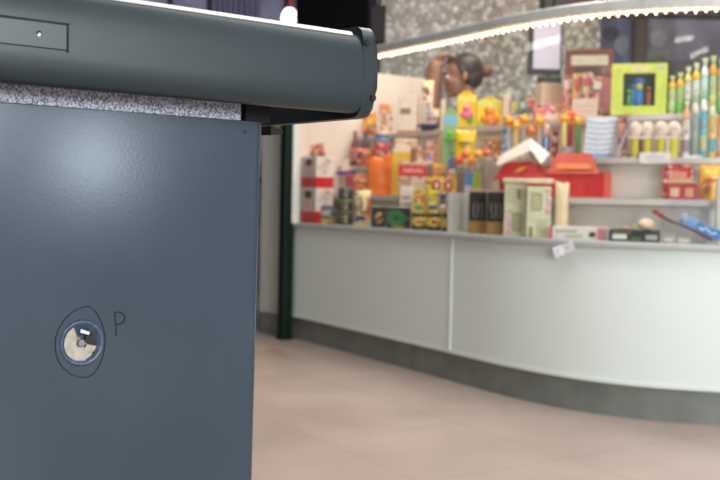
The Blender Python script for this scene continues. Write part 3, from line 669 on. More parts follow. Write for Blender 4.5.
# lollipop stand
loc, w, h, yw = base(456, 480, 172, 2, .2)
r = thing('lollipop_stand', 'lollipop stand with brown, blue and green panels beside the grey canister', 'stand', loc, yw)
bm = B(); box(bm, (0, 0, h*.06), (w, .05, h*.12), .003); link('base', bm, mat((214, 190, 60), .4), r)
for k, c in enumerate(((120, 92, 80), (50, 130, 200), (176, 200, 50))):
    bm = B(); box(bm, ((-.33+.33*k)*w, 0, h*.55), (w*.3, .044, h*.86), .003); link('panel', bm, mat(c, .4), r)
bm = B(); box(bm, (0, -.0232, h*.3), (w*.28, .001, h*.3)); link('pale_print', bm, mat((200, 200, 206), .4), r)
zt = loc.z + h
for k, (x, y, c, lb) in enumerate(((458, 161, (214, 84, 30), 'deep orange lollipop at the left end of the stand'), (464.5, 155, (226, 104, 30), 'orange lollipop high and second from the left on the stand'), (471, 162, (236, 130, 30), 'light orange lollipop low in the middle of the stand'), (477, 155, (240, 160, 40), 'golden lollipop at the right end of the stand'))):
    lolly(lb, x-5.3, x+5.3, y-6, 2, c, tuple(min(255, int(v*1.15)) for v in c), o=.2+.022*(k % 2), zb=zt+.0006, petals=False, group='orange lollipops on the stand')
lolly('brownish orange lollipop behind the grey canister', 480, 491, 148, 2, (206, 90, 50), (226, 110, 60), o=.262, petals=False, group='orange lollipops on the stand')
r, w, h = tin('canister', 'tall plain grey canister right of the lollipop stand', 'canister', 481.5, 491, 157, 2, (176, 160, 150), (190, 176, 168), o=.2)
# large opened red carton
loc, w, h, yw = base(500, 611, 172, 2, .228, yaw=-.42)
r = thing('opened_carton', 'large opened red carton spread over the second step', 'carton', loc, yw)
_c, _s = math.cos(yw), math.sin(yw); _ax = Vector((_c, _s, 0)); _ay = Vector((-_s, _c, 0))
def lp(x, y, ly):
    """photo point onto the carton's own plane at local depth ly"""
    v = on_plane(x, y, loc + _ay*ly, _ay) - loc; return (v.dot(_ax), ly, max(v.z, .004))
d = .08; xl_ = lp(499, 185, -d/2)[0]; xr_ = lp(604, 185, -d/2)[0]; cx_ = (xl_+xr_)/2; w = xr_-xl_
bm = B(); box(bm, (cx_, -d/2+.002, h*.5), (w, .003, h)); box(bm, (cx_, d/2-.002, h*.5), (w, .003, h)); box(bm, (xl_+.0015, 0, h*.5), (.003, d-.004, h)); box(bm, (xr_-.0015, 0, h*.5), (.003, d-.004, h)); box(bm, (cx_, 0, .0015), (w-.004, d-.004, .003))
link('tray_body', bm, mat((206, 26, 28), .3, coat=.5), r)
bm = B(); box(bm, (xr_+.0006, 0, h*.5), (.0012, d*.96, h*.94)); link('orange_panel', bm, mat((226, 74, 40), .35, coat=.4), r)
def flap(name, quads, c, th=.003, parent=None, rough=.35):
    bm = B()
    for q in quads: bm.faces.new([bm.verts.new(lp(*p)) for p in q])
    bmesh.ops.remove_doubles(bm, verts=bm.verts, dist=.0008); bmesh.ops.recalc_face_normals(bm, faces=bm.faces[:]); bmesh.ops.solidify(bm, geom=bm.faces[:], thickness=th)
    return link(name, bm, mat(c, rough, coat=.3), parent or r)
lf = flap('lid_flap', [[(546, 174, -.046), (600, 174, -.046), (592, 154, .012), (558, 153, .012)]], (206, 62, 34))
flap('flap_print', [[(556, 169, -.044), (592, 169, -.044), (590, 164, -.028), (557, 163, -.028)]], (226, 120, 56), .001, lf)
flap('side_flap', [[(493, 180, -.05), (546, 179, -.05), (541, 160, -.01), (505, 163, -.01)]], (200, 24, 28))
flap('gold_print', [[(514, 173, -.051), (521, 171, -.051), (527, 166, -.04), (519, 168, -.04)]], (226, 160, 50), .001)
flap('white_flap', [[(497, 166, -.062), (531, 150, -.055), (530, 138, -.01), (498, 157, -.02)], [(531, 150, -.055), (541, 164, -.066), (550, 154, -.03), (530, 138, -.01)]], (246, 236, 230), .004, None, .5)
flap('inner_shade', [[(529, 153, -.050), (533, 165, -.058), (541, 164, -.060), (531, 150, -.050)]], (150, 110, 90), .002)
# red tubs at right
r, w, h, d = carton('sweet_packet', 'red packet with rounded window standing behind the red tub', 'packet', 663, 691, 165, 2, (206, 36, 44), d=.03, o=.275, pr=[('picture_print', .2, .2, .8, .8, (224, 150, 120))])
loc, w, h, yw = base(667, 697, 180, 2, .205)
r = thing('sweet_tub', 'red sweet tub with a cream lid on the second step', 'tub', loc, yw)
bm = B(); box(bm, (0, 0, h*.42), (w*.94, .06, h*.84), .006); link('body', bm, mat((210, 40, 48), .35, coat=.3), r)
bm = B(); prism(bm, [(-w*.5, h*.84), (w*.5, h*.84), (w*.34, h*.96), (0, h), (-w*.34, h*.96)], -.033, .033); link('lid', bm, mat((242, 204, 150), .4), r)
prints(r, w*.94, .06, h*.84, [('picture_print', .1, .15, .4, .7, (240, 200, 170)), ('picture_print', .6, .15, .88, .7, (236, 170, 120))])
r, w, h = pouch('sweet_bag', 'plump yellow orange sweet bag at the right end', 'bag', 699, 722, 165, 2, (246, 186, 60), d=.06, o=.23, pr=[('orange_print', .1, .5, .9, .62, (240, 140, 30)), ('brown_print', .15, .15, .5, .4, (214, 150, 70))])

# ------------------------------------------------------------------ third step
for k, (x0, x1, yt, c, lid, bd, lb) in enumerate(((349, 358.5, 131, (120, 60, 70), (150, 70, 70), (200, 130, 120), 'dark red bottle, left of the bottles below the rail end'), (359, 369, 131, (90, 62, 84), (110, 80, 100), (170, 120, 130), 'purple brown bottle next to the blue red jar'))):
    loc, w, h, yw = base(x0, x1, yt, 3)
    r = thing('bottle', lb, 'bottle', loc, yw, 'dark bottles on the third step')
    bm = B(); lathe(bm, [(0, 0), (w*.44, 0), (w*.48, .004), (w*.48, h*.6), (w*.2, h*.78), (w*.18, h*.9), (0, h*.9)], 18); link('body', bm, mat(c, .2, coat=.5), r, 'angle')
    bm = B(); cyl(bm, w*.23, h*.885, h, seg=16); link('cap', bm, mat(lid, .4), r, 'angle')
    bm = B(); lathe(bm, [(w*.484, h*.15), (w*.49, h*.16), (w*.49, h*.5), (w*.484, h*.51)], 18); link('label', bm, mat(bd, .4), r, 'angle')
r, w, h = tin('sweet_jar', 'dark jar with a blue and red label under the rail end', 'jar', 373, 388, 131, 3, (70, 64, 84), (236, 210, 196), band=(226, 70, 80))
bm = B(); lathe(bm, [(w/2+.0003, h*.68), (w/2+.001, h*.69), (w/2+.001, h*.8), (w/2+.0003, h*.81)]); link('blue_band', bm, mat((110, 150, 200), .4), r, 'angle')
for k, (x0, x1, yt, c, lb, oo) in enumerate(((394, 416, 139, (246, 214, 180), 'flat peach box under the white carton shelf', .36), (416.5, 425, 146, (244, 190, 140), 'narrow orange cream box beside the peach box', .36), (425.5, 436, 141, (238, 170, 170), 'pink box with a purple corner beside the beige shelf end', .36))):
    carton('sweet_box', lb, 'box', x0, x1, yt, 3, c, d=.05, o=oo, pr=[('title_print', .15, .6, .8, .75, (226, 120, 100)), ('corner_print', .1, .15, .45, .4, ((236, 170, 120), (240, 220, 190), (140, 120, 190))[k])])
carton('wooden_block', 'tan board box standing at the end of the upper shelf', 'box', 437, 447, 136, 3, (214, 166, 100), d=.04, o=.36)
card('blister_card', 'blister card with light blue top and a green toy', 'toy card', 441, 456, 108, 3, (150, 190, 130), (110, 196, 60), top=(130, 190, 226), o=.36, toy2=(90, 170, 80))
pouch('sweet_bag', 'bright yellow bag with dark print below the yellow hanging card', 'bag', 453, 475, 130, 3, (246, 206, 34), d=.03, pr=[('dark_print', .2, .55, .75, .62, (120, 100, 30)), ('dark_print', .25, .45, .6, .5, (150, 120, 40))], o=.335)
r, w, h, d = carton('sweet_box', 'brown orange box under the yellow card with orange flower', 'box', 481, 500, 139, 3, (206, 130, 50), d=.04, o=.36, pr=[('dark_print', .0, .55, 1, .62, (150, 84, 30))])
# flower lollipops
for k, (x, y, c, c2, lb) in enumerate(((507, 121, (246, 170, 30), (240, 140, 30), 'orange flower lollipop at the far left of the flower row'), (514, 126, (250, 196, 50), (246, 176, 40), 'yellow flower lollipop low beside the leftmost flower'), (522, 120, (244, 150, 30), (250, 190, 50), 'golden flower lollipop in the middle of the flower row'), (530, 131, (246, 150, 40), (240, 120, 40), 'deep orange flower lollipop low under the pink box'), (537.5, 121, (250, 186, 40), (246, 160, 30), 'yellow flower lollipop right of the middle under the pink box'))):
    lolly(lb, x-6.5, x+6.5, y-6.5, 3, c, c2, o=.325 + .06*(k % 2), group='flower lollipops below the pink box', wrap=(226, 200, 130) if k == 1 else None)
loc, w, h, yw = base(540, 549, 124, 3, .36)
r = thing('candy_figure', 'blue and red striped candy figure with a pink head', 'figure', loc, yw)
bm = B(); cyl(bm, w*.42, 0, h*.66, seg=16); link('body', bm, mat((70, 110, 200), .35), r, True)
bm = B(); ball(bm, (0, 0, h*.8), (w*.44, w*.4, h*.2)); link('head', bm, mat((246, 200, 190), .4), r, True)
bm = B(); box(bm, (0, -w*.42, h*.33), (w*.2, .004, h*.6)); link('stripe', bm, mat((226, 226, 236), .4), r)
carton('sweet_packet', 'dark red packet beside the blue striped candy figure', 'packet', 549.5, 557, 131, 3, (180, 40, 60), d=.025, o=.36, pr=[('pale_print', .2, .6, .8, .8, (240, 200, 190))])
for k, (x, y, c, c2, lb) in enumerate(((562, 120, (246, 160, 30), (250, 196, 50), 'yellow orange flower lollipop left of the striped bag'), (568.5, 116, (232, 70, 30), (240, 120, 40), 'red orange flower lollipop tallest beside the striped bag'), (576, 122, (250, 186, 30), (244, 150, 30), 'golden flower lollipop touching the striped bag'))):
    lolly(lb, x-6.5, x+6.5, y-7, 3, c, c2, o=.325 + .06*(k % 2), group='flower lollipops beside the striped bag', wrap=((230, 210, 120), (190, 60, 50), (96, 150, 60))[k])
carton('sweet_packet', 'small lilac grey packet at the feet of the flower lollipops', 'packet', 561, 571, 147, 3, (196, 180, 190), d=.02, o=.318)
loc, w, h, yw = base(582, 614, 117, 3, .345)
r = thing('paper_bag', 'white paper bag with pale blue wavy stripes', 'bag', loc, yw); d = .045
bm = B(); prism(bm, [(-w*.5, 0), (w*.44, 0), (w*.5, h), (-w*.4, h*.985)], -d/2, d/2); link('body', bm, mat((240, 238, 246), .45), r)
bm = B()
for j in range(6): stroke(bm, [(-w*(.44-.012*j)+w*.86*i/8, h*(.2+.13*j) + h*.02*math.cos(i*PI/4)) for i in range(9)], h*.035, -d/2)
link('wave_print', bm, mat((166, 186, 232), .45), r)
bm = B(); box(bm, (-w*.03, -d/2-.0006, h*.06), (w*.9, .001, h*.1)); link('foot_print', bm, mat((150, 176, 220), .45), r)
r, w, h, d = carton('sweet_box', 'dark red brown box standing behind the striped paper bag', 'box', 616, 624.5, 118, 3, (140, 60, 50), d=.05, o=.365, pr=[('pink_print', .15, .45, .85, .85, (226, 150, 140))])
loc, w, h, yw = base(613, 628, 122, 3, .32)
r = thing('price_holder', 'grey slanted card holder between striped bag and ball tubs', 'card', loc, yw)
bm = B(); prism(bm, [(-w*.5, 0), (-w*.2, 0), (w*.5, h*.98), (w*.4, h)], -.004, .004); link('slant_card', bm, mat((176, 166, 176), .4), r)
bm = B(); box(bm, (-w*.3, 0, .002), (w*.45, .02, .004), .001); link('foot', bm, mat((150, 146, 150), .4), r)
# ball tubs
for k, (x0, x1) in enumerate(((627.5, 651), (652.5, 678.5))):
    loc, w, h, yw = base(x0, x1, 121, 3, .345)
    r = thing('ball_tub', ('yellow tub topped with pink white balls beside the grey holder', 'yellow tub topped with pink white balls beside the toy tubes')[k], 'tub', loc, yw, 'yellow tubs with white balls')
    bm = B()
    for s in (-1, 1): lathe(bm, [(0, 0), (w*.17, 0), (w*.2, h*.4), (w*.215, h*.5), (0, h*.5)], 18, (s*w*.23, 0, 0))
    link('cup', bm, mat((226, 206, 60), .35), r, 'angle')
    bm = B(); box(bm, (0, 0, h*.535), (w*.99, .05, h*.07), .004); link('tray', bm, mat((244, 224, 214), .4), r)
    for s in (-1, 1):
        bm = B(); ball(bm, (s*w*.24, 0, h*.77), (w*.27, w*.25, h*.23), 3); b = link('ball', bm, mat((250, 226, 216), .45), r, True)
        bm = B()
        for q in (-1, 1): ball(bm, (s*w*.24+q*w*.06, -w*.245, h*.77), (w*.03, w*.012, h*.03), 1)
        link('eyes', bm, mat((226, 90, 80), .4), b, True)
    bm = B(); box(bm, (0, -w*.1, h*.25), (w*.14, w*.3, h*.48), .002); link('label', bm, mat((110, 70, 60) if k == 0 else (214, 214, 200), .4), r)
pt, n = spot(655, .158); q = on_y(655, 158, pt.y)
r = thing('price_tag', 'white shelf price tag under the yellow ball tubs', 'tag', q, math.atan2(-n.x, n.y))
# hangs on the edge of the third step
pt, n = spot(655, .2985); q = on_y(655, 158, pt.y); r.location = q
bm = B(); box(bm, (0, -.003, 0), (.128, .002, .046), .0008); link('card', bm, mat((246, 240, 238), .4), r)
rb = scribble(r, 'ink', .128, .046, -.0045, (190, 180, 184), rows=((.15, .7), (-.15, .5)), wd=.003, seed=8)

# ------------------------------------------------------------------ top step
pouch('sweet_bag', 'orange and yellow sweet bag just under the rail end', 'bag', 361, 375, 112, 4, (246, 160, 50), d=.03, o=.48, pr=[('yellow_print', .2, .4, .8, .6, (250, 214, 110)), ('red_print', .1, .1, .9, .24, (226, 80, 40))])
r, w, h, d = carton('sweet_box', 'peach box with an orange printed top near the rail end', 'box', 377, 391, 104, 4, (240, 206, 182), d=.05, pr=[('orange_print', .05, .78, .75, .98, (236, 140, 90)), ('brown_print', .2, .3, .55, .7, (200, 140, 116))])
r, w, h, d = carton('carton', 'tall white carton with small grey print on the upper shelf', 'carton', 396, 416, 96, 4, (242, 226, 210), d=.05, o=.47, yaw=-.3, side=(228, 196, 176), pr=[('grey_print', .15, .5, .7, .66, (150, 130, 120)), ('red_print', .05, .02, .95, .06, (214, 90, 80))])
pouch('sweet_bag', 'cream paper bag with brown mark behind the tall white carton', 'bag', 419, 431, 80, 4, (242, 214, 190), d=.03, o=.552, pr=[('brown_print', .3, .72, .65, .84, (150, 110, 90))])
r, w, h, d = carton('sweet_box', 'plain greyish box right of the tall white carton', 'box', 420, 428, 102, 4, (206, 190, 178), d=.04, o=.50)
loc, w, h, yw = base(415, 438, 125, 4, .455)
r = thing('bowl', 'small dark blue bowl on the upper shelf edge', 'bowl', loc, yw)
bm = B(); lathe(bm, [(0, 0), (w*.25, 0), (w*.3, .004), (w*.46, h*.8), (w*.5, h), (w*.47, h), (w*.27, h*.3), (0, h*.25)], 24); link('body', bm, mat((36, 34, 80), .3), r, 'angle')
bm = B(); lathe(bm, [(w*.495, h-.003), (w*.51, h), (w*.495, h+.002), (w*.47, h)], 24); link('rim', bm, mat((70, 70, 120), .3), r, True)
pouch('sweet_bag', 'white crinkled bag behind the dark blue bowl', 'bag', 428.5, 437.5, 109, 4, (232, 220, 216), d=.025, o=.535, rag=.02)
carton('board', 'narrow upright beige board right of the dark blue bowl', 'board', 438.5, 443.5, 100, 4, (232, 204, 180), d=.06, o=.5)
card('blister_card', 'tall yellow hanging card with a pink toy', 'toy card', 455, 474, 91, 4, (248, 208, 30), (236, 120, 160), top=(250, 222, 120), o=.45, toy2=(110, 170, 60))
card('blister_card', 'wide yellow card with an orange flower toy', 'toy card', 475, 500, 97, 4, (246, 214, 36), (236, 140, 40), top=(214, 220, 120), o=.47, toy2=(220, 60, 90), foot=(200, 190, 80))
carton('sweet_packet', 'light blue packet right of the wide yellow card', 'packet', 500.5, 507, 117, 3, (130, 180, 226), d=.015, o=.345)
carton('board', 'narrow upright beige board right of the wide yellow card', 'board', 501, 508, 95, 4, (228, 200, 178), d=.07, o=.5)
r = None
for k, (x0, x1, yt, c, p1, lb) in enumerate(((508.5, 517, 100, (120, 120, 120), (206, 190, 90), 'grey packet with yellow print, left of the mixed packets'), (517.5, 525, 98, (90, 110, 96), (190, 200, 190), 'dark green packet in the middle of the mixed packets'), (525.5, 533, 96, (110, 96, 120), (220, 110, 100), 'purple packet with red print beside the beige block'))):
    carton('sweet_packet', lb, 'packet', x0, x1, yt, 4, c, d=.03, o=.5, pr=[('title_print', .1, .6, .9, .85, p1), ('foot_print', .15, .1, .7, .35, (200, 196, 190))], group='mixed packets on the upper shelf')
carton('board_box', 'beige board box with shaded side under the hanging screen', 'box', 534, 562, 84, 4, (222, 194, 168), d=.06, o=.53, yaw=.55)
r, w, h, d = carton('sweet_box', 'pink box on the upper shelf in front of the beige board box', 'box', 531, 560, 105, 4, (228, 130, 140), d=.04, o=.452, pr=[('dark_line', 0, .6, 1, .66, (206, 100, 116)), ('pale_print', .45, .05, .9, .45, (244, 206, 196))])
r, w, h, d = carton('game_box', 'tall brown red box with pale title beside the lime box', 'box', 562, 609, 50, 4, (122, 64, 54), d=.025, o=.552, pr=[('title_print', .12, .78, .88, .92, (206, 196, 176)), ('dark_print', .2, .64, .75, .76, (84, 60, 60)), ('picture_print', .05, .05, .3, .6, (206, 180, 160)), ('picture_print', .75, .1, .97, .6, (190, 120, 120))])
for k, (x0, x1, yt, c, p1, lb) in enumerate(((560, 569, 76, (196, 110, 110), (230, 200, 190), 'reddish packet at the left before the tall brown red box'), (569.5, 579, 74, (220, 180, 90), (200, 100, 80), 'mustard packet before the tall brown red box'), (579.5, 589, 73, (214, 196, 170), (200, 90, 100), 'cream and red packet before the tall brown red box'), (589.5, 599, 77, (180, 110, 130), (240, 216, 200), 'mauve packet at the right before the tall brown red box'))):
    carton('sweet_packet', lb, 'packet', x0, x1, yt, 4, c, d=.025, o=.462, pr=[('title_print', .1, .7, .9, .9, p1), ('figure_print', .25, .25, .7, .6, (226, 150, 140)), ('foot_print', .1, .05, .9, .18, (120, 70, 90))], group='packets before the tall brown red box')
r, w, h, d = carton('sign_card', 'cream price card leaning before the row of packets', 'card', 567, 597, 99, 4, (246, 222, 206), d=.004, o=.432, yaw=-.6)
scribble(r, 'ink', w, h, -d/2, (214, 170, 160), rows=((.62, .7), (.35, .5)), wd=.003, seed=2)
# lime green window box with toy
loc, w, h, yw = base(609, 662, 64, 4, .46)
r = thing('toy_box', 'lime green window box holding a blue and yellow toy figure', 'toy box', loc, yw); d = .045
bm = B(); x0, x1, z0, z1 = -.29*w, .29*w, .17*h, .81*h
box(bm, ((-w/2+x0)/2, 0, h/2), (x0+w/2, d, h)); box(bm, ((w/2+x1)/2, 0, h/2), (w/2-x1, d, h)); box(bm, (0, 0, z0/2), (x1-x0, d, z0)); box(bm, (0, 0, (z1+h)/2), (x1-x0, d, h-z1))
link('body', bm, mat((206, 216, 88), .4), r)
bm = B(); box(bm, (0, d/2-.004, (z0+z1)/2), (x1-x0, .004, z1-z0)); link('inner_backing', bm, mat((40, 52, 50), .5), r)
bm = B(); box(bm, (0, -d/2+.002, (z0+z1)/2), (x1-x0, .0008, z1-z0)); link('window_film', bm, clear('window_film', (245, 250, 250)), r)
bm = B(); lathe(bm, [(0, z0+.002), (.016, z0+.002), (.018, z0+.01), (.017, (z0+z1)/2), (0, (z0+z1)/2)], 16); tg = link('toy_body', bm, mat((60, 120, 200), .35), r, True)
bm = B(); ball(bm, (0, 0, (z0+z1)/2+.016), (.017, .016, .022)); link('toy_head', bm, mat((244, 210, 120), .4), tg, True)
bm = B(); ball(bm, (0, 0, (z0+z1)/2+.04), (.022, .018, .014)); box(bm, (0, -.006, (z0+z1)/2+.036), (.05, .026, .006), .002); link('toy_hat', bm, mat((50, 110, 190), .4), tg, True)
for k, (dx, c) in enumerate(((-.042, (110, 180, 70)), (.042, (210, 110, 70)), (-.024, (60, 150, 220)))):
    bm = B(); cyl(bm, .008, z0+.002, z0+.05+.012*k, seg=12); ball(bm, (0, 0, z0+.065+.012*k), .011, 2); link('toy_accessory', bm, mat(c, .4), r, True, (dx, .006, 0))
prints(r, w, d, h, [('title_print', .36, .86, .66, .94, (236, 200, 180)), ('corner_print', .78, .86, .95, .96, (186, 190, 150)), ('corner_print', .06, .88, .24, .96, (220, 214, 110))])
# toy tubes
tube_spec = [
 (668.5, 75, 4, (196, 200, 150), (244, 200, 60), 'tall pale green toy tube with yellow cap right of the lime box'),
 (676.5, 72, 4, (150, 200, 120), (246, 190, 40), 'tall green toy tube with orange yellow cap, back row'),
 (684.2, 66, 4, (206, 216, 196), (230, 214, 120), 'tall pale toy tube with lemon cap, back row'),
 (692.3, 62, 4, (216, 226, 214), (240, 196, 60), 'tall whitish toy tube with golden cap, back row'),
 (700.5, 57, 4, (196, 226, 226), (226, 236, 236), 'tallest pale blue toy tube with white cap'),
 (709, 55, 4, (170, 200, 140), (236, 160, 60), 'tall leaf green toy tube with orange cap'),
 (717.5, 58, 4, (206, 190, 140), (226, 200, 90), 'tall tan toy tube at the right edge, back row'),
 (684, 100, 3, (226, 220, 214), (240, 180, 150), 'short white toy tube with peach cap, front row'),
 (692.5, 92, 3, (150, 170, 176), (236, 226, 216), 'short grey toy tube with white cap, front row'),
 (701, 88, 3, (90, 186, 206), (236, 240, 240), 'turquoise toy tube with white cap, front row'),
 (709.5, 96, 3, (236, 190, 90), (230, 226, 190), 'short golden toy tube with cream cap, front row'),
 (718, 92, 3, (226, 160, 80), (120, 170, 90), 'short orange toy tube with green cap at the right edge')]
for k, (cx, yt, tr, c, cap, lb) in enumerate(tube_spec):
    loc, w, h, yw = base(cx-3.7, cx+3.7, yt, tr, (.5 if tr == 4 else .35))
    r = thing('toy_tube', lb, 'toy tube', loc, yw, 'clear sweet tubes with toy caps'); R = w*.47
    bm = B(); lathe(bm, [(0, 0), (R*.9, 0), (R, .004), (R, h*.62), (R*.8, h*.66), (0, h*.66)], 16); link('tube', bm, mat(c, .25, coat=.4), r, 'angle')
    bm = B(); lathe(bm, [(0, h*.66), (R*.95, h*.66), (R*1.05, h*.7), (R*.9, h*.78), (R*.4, h*.84), (0, h*.84)], 16); link('cap', bm, mat(cap, .35), r, True)
    bm = B(); ball(bm, (0, 0, h*.9), (R*.55, R*.5, h*.09)); ball(bm, (R*.55, 0, h*.95), (R*.22, R*.2, h*.05), 1); ball(bm, (-R*.55, 0, h*.95), (R*.22, R*.2, h*.05), 1); link('toy_topper', bm, mat((c[0]//2+100, c[1]//2+100, c[2]//2+60), .4), r, True)
    bm = B(); rnd = random.Random(k)
    lathe(bm, [(R+.0004, h*.1), (R+.001, h*.11), (R+.001, h*.3), (R+.0004, h*.31)], 16); link('label', bm, mat((rnd.randint(90, 230), rnd.randint(120, 220), rnd.randint(60, 220)), .4), r, 'angle')
    bm = B(); ball(bm, (0, -R*.85, h*.45), (R*.5, R*.25, h*.06), 1); link('sweet_print', bm, mat((rnd.randint(180, 250), rnd.randint(120, 220), rnd.randint(40, 160)), .4), r, True)
# ------------------------------------------------------------------ attendant behind the kiosk
def fused(parts, voxel, smooth=4):
    bm = B()
    for p in parts:
        if p[0] == 'b': ball(bm, p[1], p[2], 3, p[3] if len(p) > 3 else None)
        else:
            a, b, r0, r1 = Vector(p[1]), Vector(p[2]), p[3], p[4]
            ball(bm, a, r0, 2); ball(bm, b, r1, 2)
            n = 6; tube(bm, [a.lerp(b, i/n) for i in range(n+1)], r0, 12, r1)
    bmesh.ops.recalc_face_normals(bm, faces=bm.faces[:])
    me = bpy.data.meshes.new('tmp'); bm.to_mesh(me); bm.free()
    o = bpy.data.objects.new('tmp', me); COL.objects.link(o)
    rm = o.modifiers.new('r', 'REMESH'); rm.mode = 'VOXEL'; rm.voxel_size = voxel
    sm = o.modifiers.new('s', 'SMOOTH'); sm.iterations = smooth; sm.factor = .5
    dg = bpy.context.evaluated_depsgraph_get(); dg.update()
    m2 = bpy.data.meshes.new_from_object(o.evaluated_get(dg))
    bm = bmesh.new(); bm.from_mesh(m2)
    bpy.data.objects.remove(o); bpy.data.meshes.remove(me); bpy.data.meshes.remove(m2)
    return bm
HC = on_y(461, 77, 6.05)
pr_ = thing('person', 'woman with dark hair in a bun, in profile, hand raised to her brow', 'person', (HC.x, HC.y, 0), 0)
hz = HC.z
tilt = Matrix.Rotation(.16, 3, 'Y').inverted()
def hp(x, y, z): return tuple(Vector((0, 0, hz)) + tilt @ (Vector((x, y, z))*1.09))
k_ = 1.09
body = [
 ('b', hp(.015, 0, .03), (.093*k_, .074*k_, .088*k_)), ('b', hp(-.03, 0, -.02), (.060*k_, .060*k_, .085*k_)), ('b', hp(-.035, 0, -.07), (.05*k_, .047*k_, .036*k_)),
 ('c', hp(-.082, 0, .012), hp(-.107, 0, -.022), .008, .0135), ('b', hp(-.076, 0, .03), (.017, .045, .014)), ('b', hp(-.088, 0, -.049), (.013, .024, .008)), ('b', hp(-.085, 0, -.064), (.013, .022, .008)), ('b', hp(-.076, 0, -.092), (.02, .024, .018)),
 ('b', hp(-.062, -.035, -.018), (.024, .022, .026)), ('b', hp(-.062, .035, -.018), (.024, .022, .026)),
 ('b', hp(.012, -.078, -.008), (.018, .010, .031)), ('b', hp(.012, .078, -.008), (.018, .010, .031)),
 ('c', hp(.02, 0, -.06), (.035, 0, hz-.22), .052, .056),
 ('c', (.035, 0, hz-.20), (.035, -.15, hz-.265), .045, .055), ('c', (.035, 0, hz-.20), (.035, .15, hz-.265), .045, .055),
 ('b', (.03, 0, hz-.36), (.105, .165, .17)), ('b', (.03, 0, hz-.55), (.095, .135, .15)), ('b', (.035, 0, hz-.70), (.115, .165, .13)),
 ('c', (.03, -.085, hz-.75), (.02, -.09, .46), .082, .055), ('c', (.02, -.09, .46), (.035, -.09, .09), .054, .036), ('c', (.04, -.09, .045), (-.13, -.095, .032), .036, .026),
 ('c', (.03, .085, hz-.75), (.02, .09, .46), .082, .055), ('c', (.02, .09, .46), (.035, .09, .09), .054, .036), ('c', (.04, .09, .045), (-.13, .095, .032), .036, .026),
 # near arm hanging, far arm raised to the brow
 ('c', (.035, -.185, hz-.28), (.06, -.215, hz-.55), .048, .038), ('c', (.06, -.215, hz-.55), (-.02, -.205, hz-.78), .037, .024), ('c', (-.02, -.205, hz-.78), (-.04, -.20, hz-.85), .026, .028)]
sh = Vector((.035, .175, hz-.285)); el = Vector((-.172, .085, hz-.225)); wr = Vector((-.152, .065, hz+.066)); pm = Vector((-.122, .05, hz+.118))
body += [('c', sh, el, .048, .040), ('c', el, wr, .060, .050), ('c', wr, pm, .028, .030), ('b', wr.lerp(pm, .7), (.032, .024, .034))]
for q, (ln, off) in enumerate(((.066, -.030), (.074, -.012), (.07, .006), (.056, .024))):
    a = pm + Vector((.004, off*.9, .004)); b = a + Vector((.042, off*.25-.004, .012)); c = b + Vector((ln-.042, -.004, -.010-.003*q))
    body += [('c', a, b, .0095, .0088), ('c', b, c, .0088, .0075)]
a = wr + Vector((.018, -.022, .012)); b = a + Vector((.034, -.018, .002)); c = b + Vector((.022, .0, .016)); body += [('c', a, b, .0115, .0098), ('c', b, c, .0098, .0085)]
hb = Vector((-.045, -.20, hz-.87))
for q in range(4):
    a = hb + Vector((-.022+.0155*q, 0, .0)); b = a + Vector((-.006, .004, -.038)); c = b + Vector((-.004, .012, -.03+.004*abs(q-1)))
    body += [('c', a, b, .009, .0085), ('c', b, c, .0085, .0072)]
a = Vector((-.062, -.19, hz-.84)); b = a + Vector((-.016, .004, -.03)); c = b + Vector((-.004, .006, -.022)); body += [('c', a, b, .011, .0095), ('c', b, c, .0095, .008)]
link('body', fused(body, .0052, 3), mat((150, 106, 88), .5, var=.04), pr_, True)
hair = [('b', hp(.034, 0, .046), (.094*k_, .082*k_, .085*k_)), ('b', hp(.055, 0, -.005), (.07*k_, .07*k_, .075*k_)), ('c', hp(.0, -.066, .03), hp(.02, -.07, -.02), .022, .012), ('c', hp(.0, .066, .03), hp(.02, .07, -.02), .022, .012), ('b', hp(-.02, 0, .092), (.055, .06, .028))]
link('hair', fused(hair, .007, 4), mat((46, 34, 32), .5, var=.3, scale=120), pr_, True)
link('bun', fused([('b', hp(.142, 0, .012), (.036, .036, .040)), ('c', hp(.10, 0, .015), hp(.135, 0, .012), .025, .028)], .006, 3), mat((96, 58, 44), .5, var=.3, scale=120), pr_, True)
for s in (-1, 1):
    bm = B(); ball(bm, hp(-.077, s*.030, .006), (.011, .013, .010), 3); e = link('eye', bm, mat((236, 228, 222), .2), pr_, True)
    bm = B(); ball(bm, hp(-.0862, s*.031, .005), (.0045, .0055, .006), 2); link('iris', bm, mat((40, 26, 20), .2), e, True)
    bm = B(); tube(bm, [hp(-.092, s*.014, .030), hp(-.090, s*.032, .036), hp(-.078, s*.048, .032)], .0042, 8); link('eyebrow', bm, mat((44, 32, 28), .6), pr_, True)
bm = B(); ball(bm, hp(-.099, 0, -.0565), (.005, .017, .007), 2); link('lips', bm, mat((150, 78, 72), .4), pr_, True)
shirt = [('b', (.03, 0, hz-.36), (.118, .178, .18)), ('b', (.03, 0, hz-.55), (.108, .148, .16)), ('b', (.035, 0, hz-.69), (.124, .174, .10)), ('c', (.035, -.06, hz-.235), (.035, -.16, hz-.27), .055, .065), ('c', (.035, .06, hz-.235), (.035, .16, hz-.27), .055, .065),
 ('c', (.035, -.185, hz-.28), (.05, -.205, hz-.43), .060, .056), ('c', sh, sh.lerp(el, .6), .060, .054)]
link('shirt', fused(shirt, .009, 4), mat((52, 40, 66), .8), pr_, True)
tr_ = [('b', (.035, 0, hz-.73), (.126, .176, .12))]
for s in (-1, 1): tr_ += [('c', (.03, s*.085, hz-.77), (.02, s*.09, .46), .094, .070), ('c', (.02, s*.09, .46), (.035, s*.09, .10), .070, .056)]
link('trousers', fused(tr_, .010, 4), mat((44, 46, 60), .8), pr_, True)
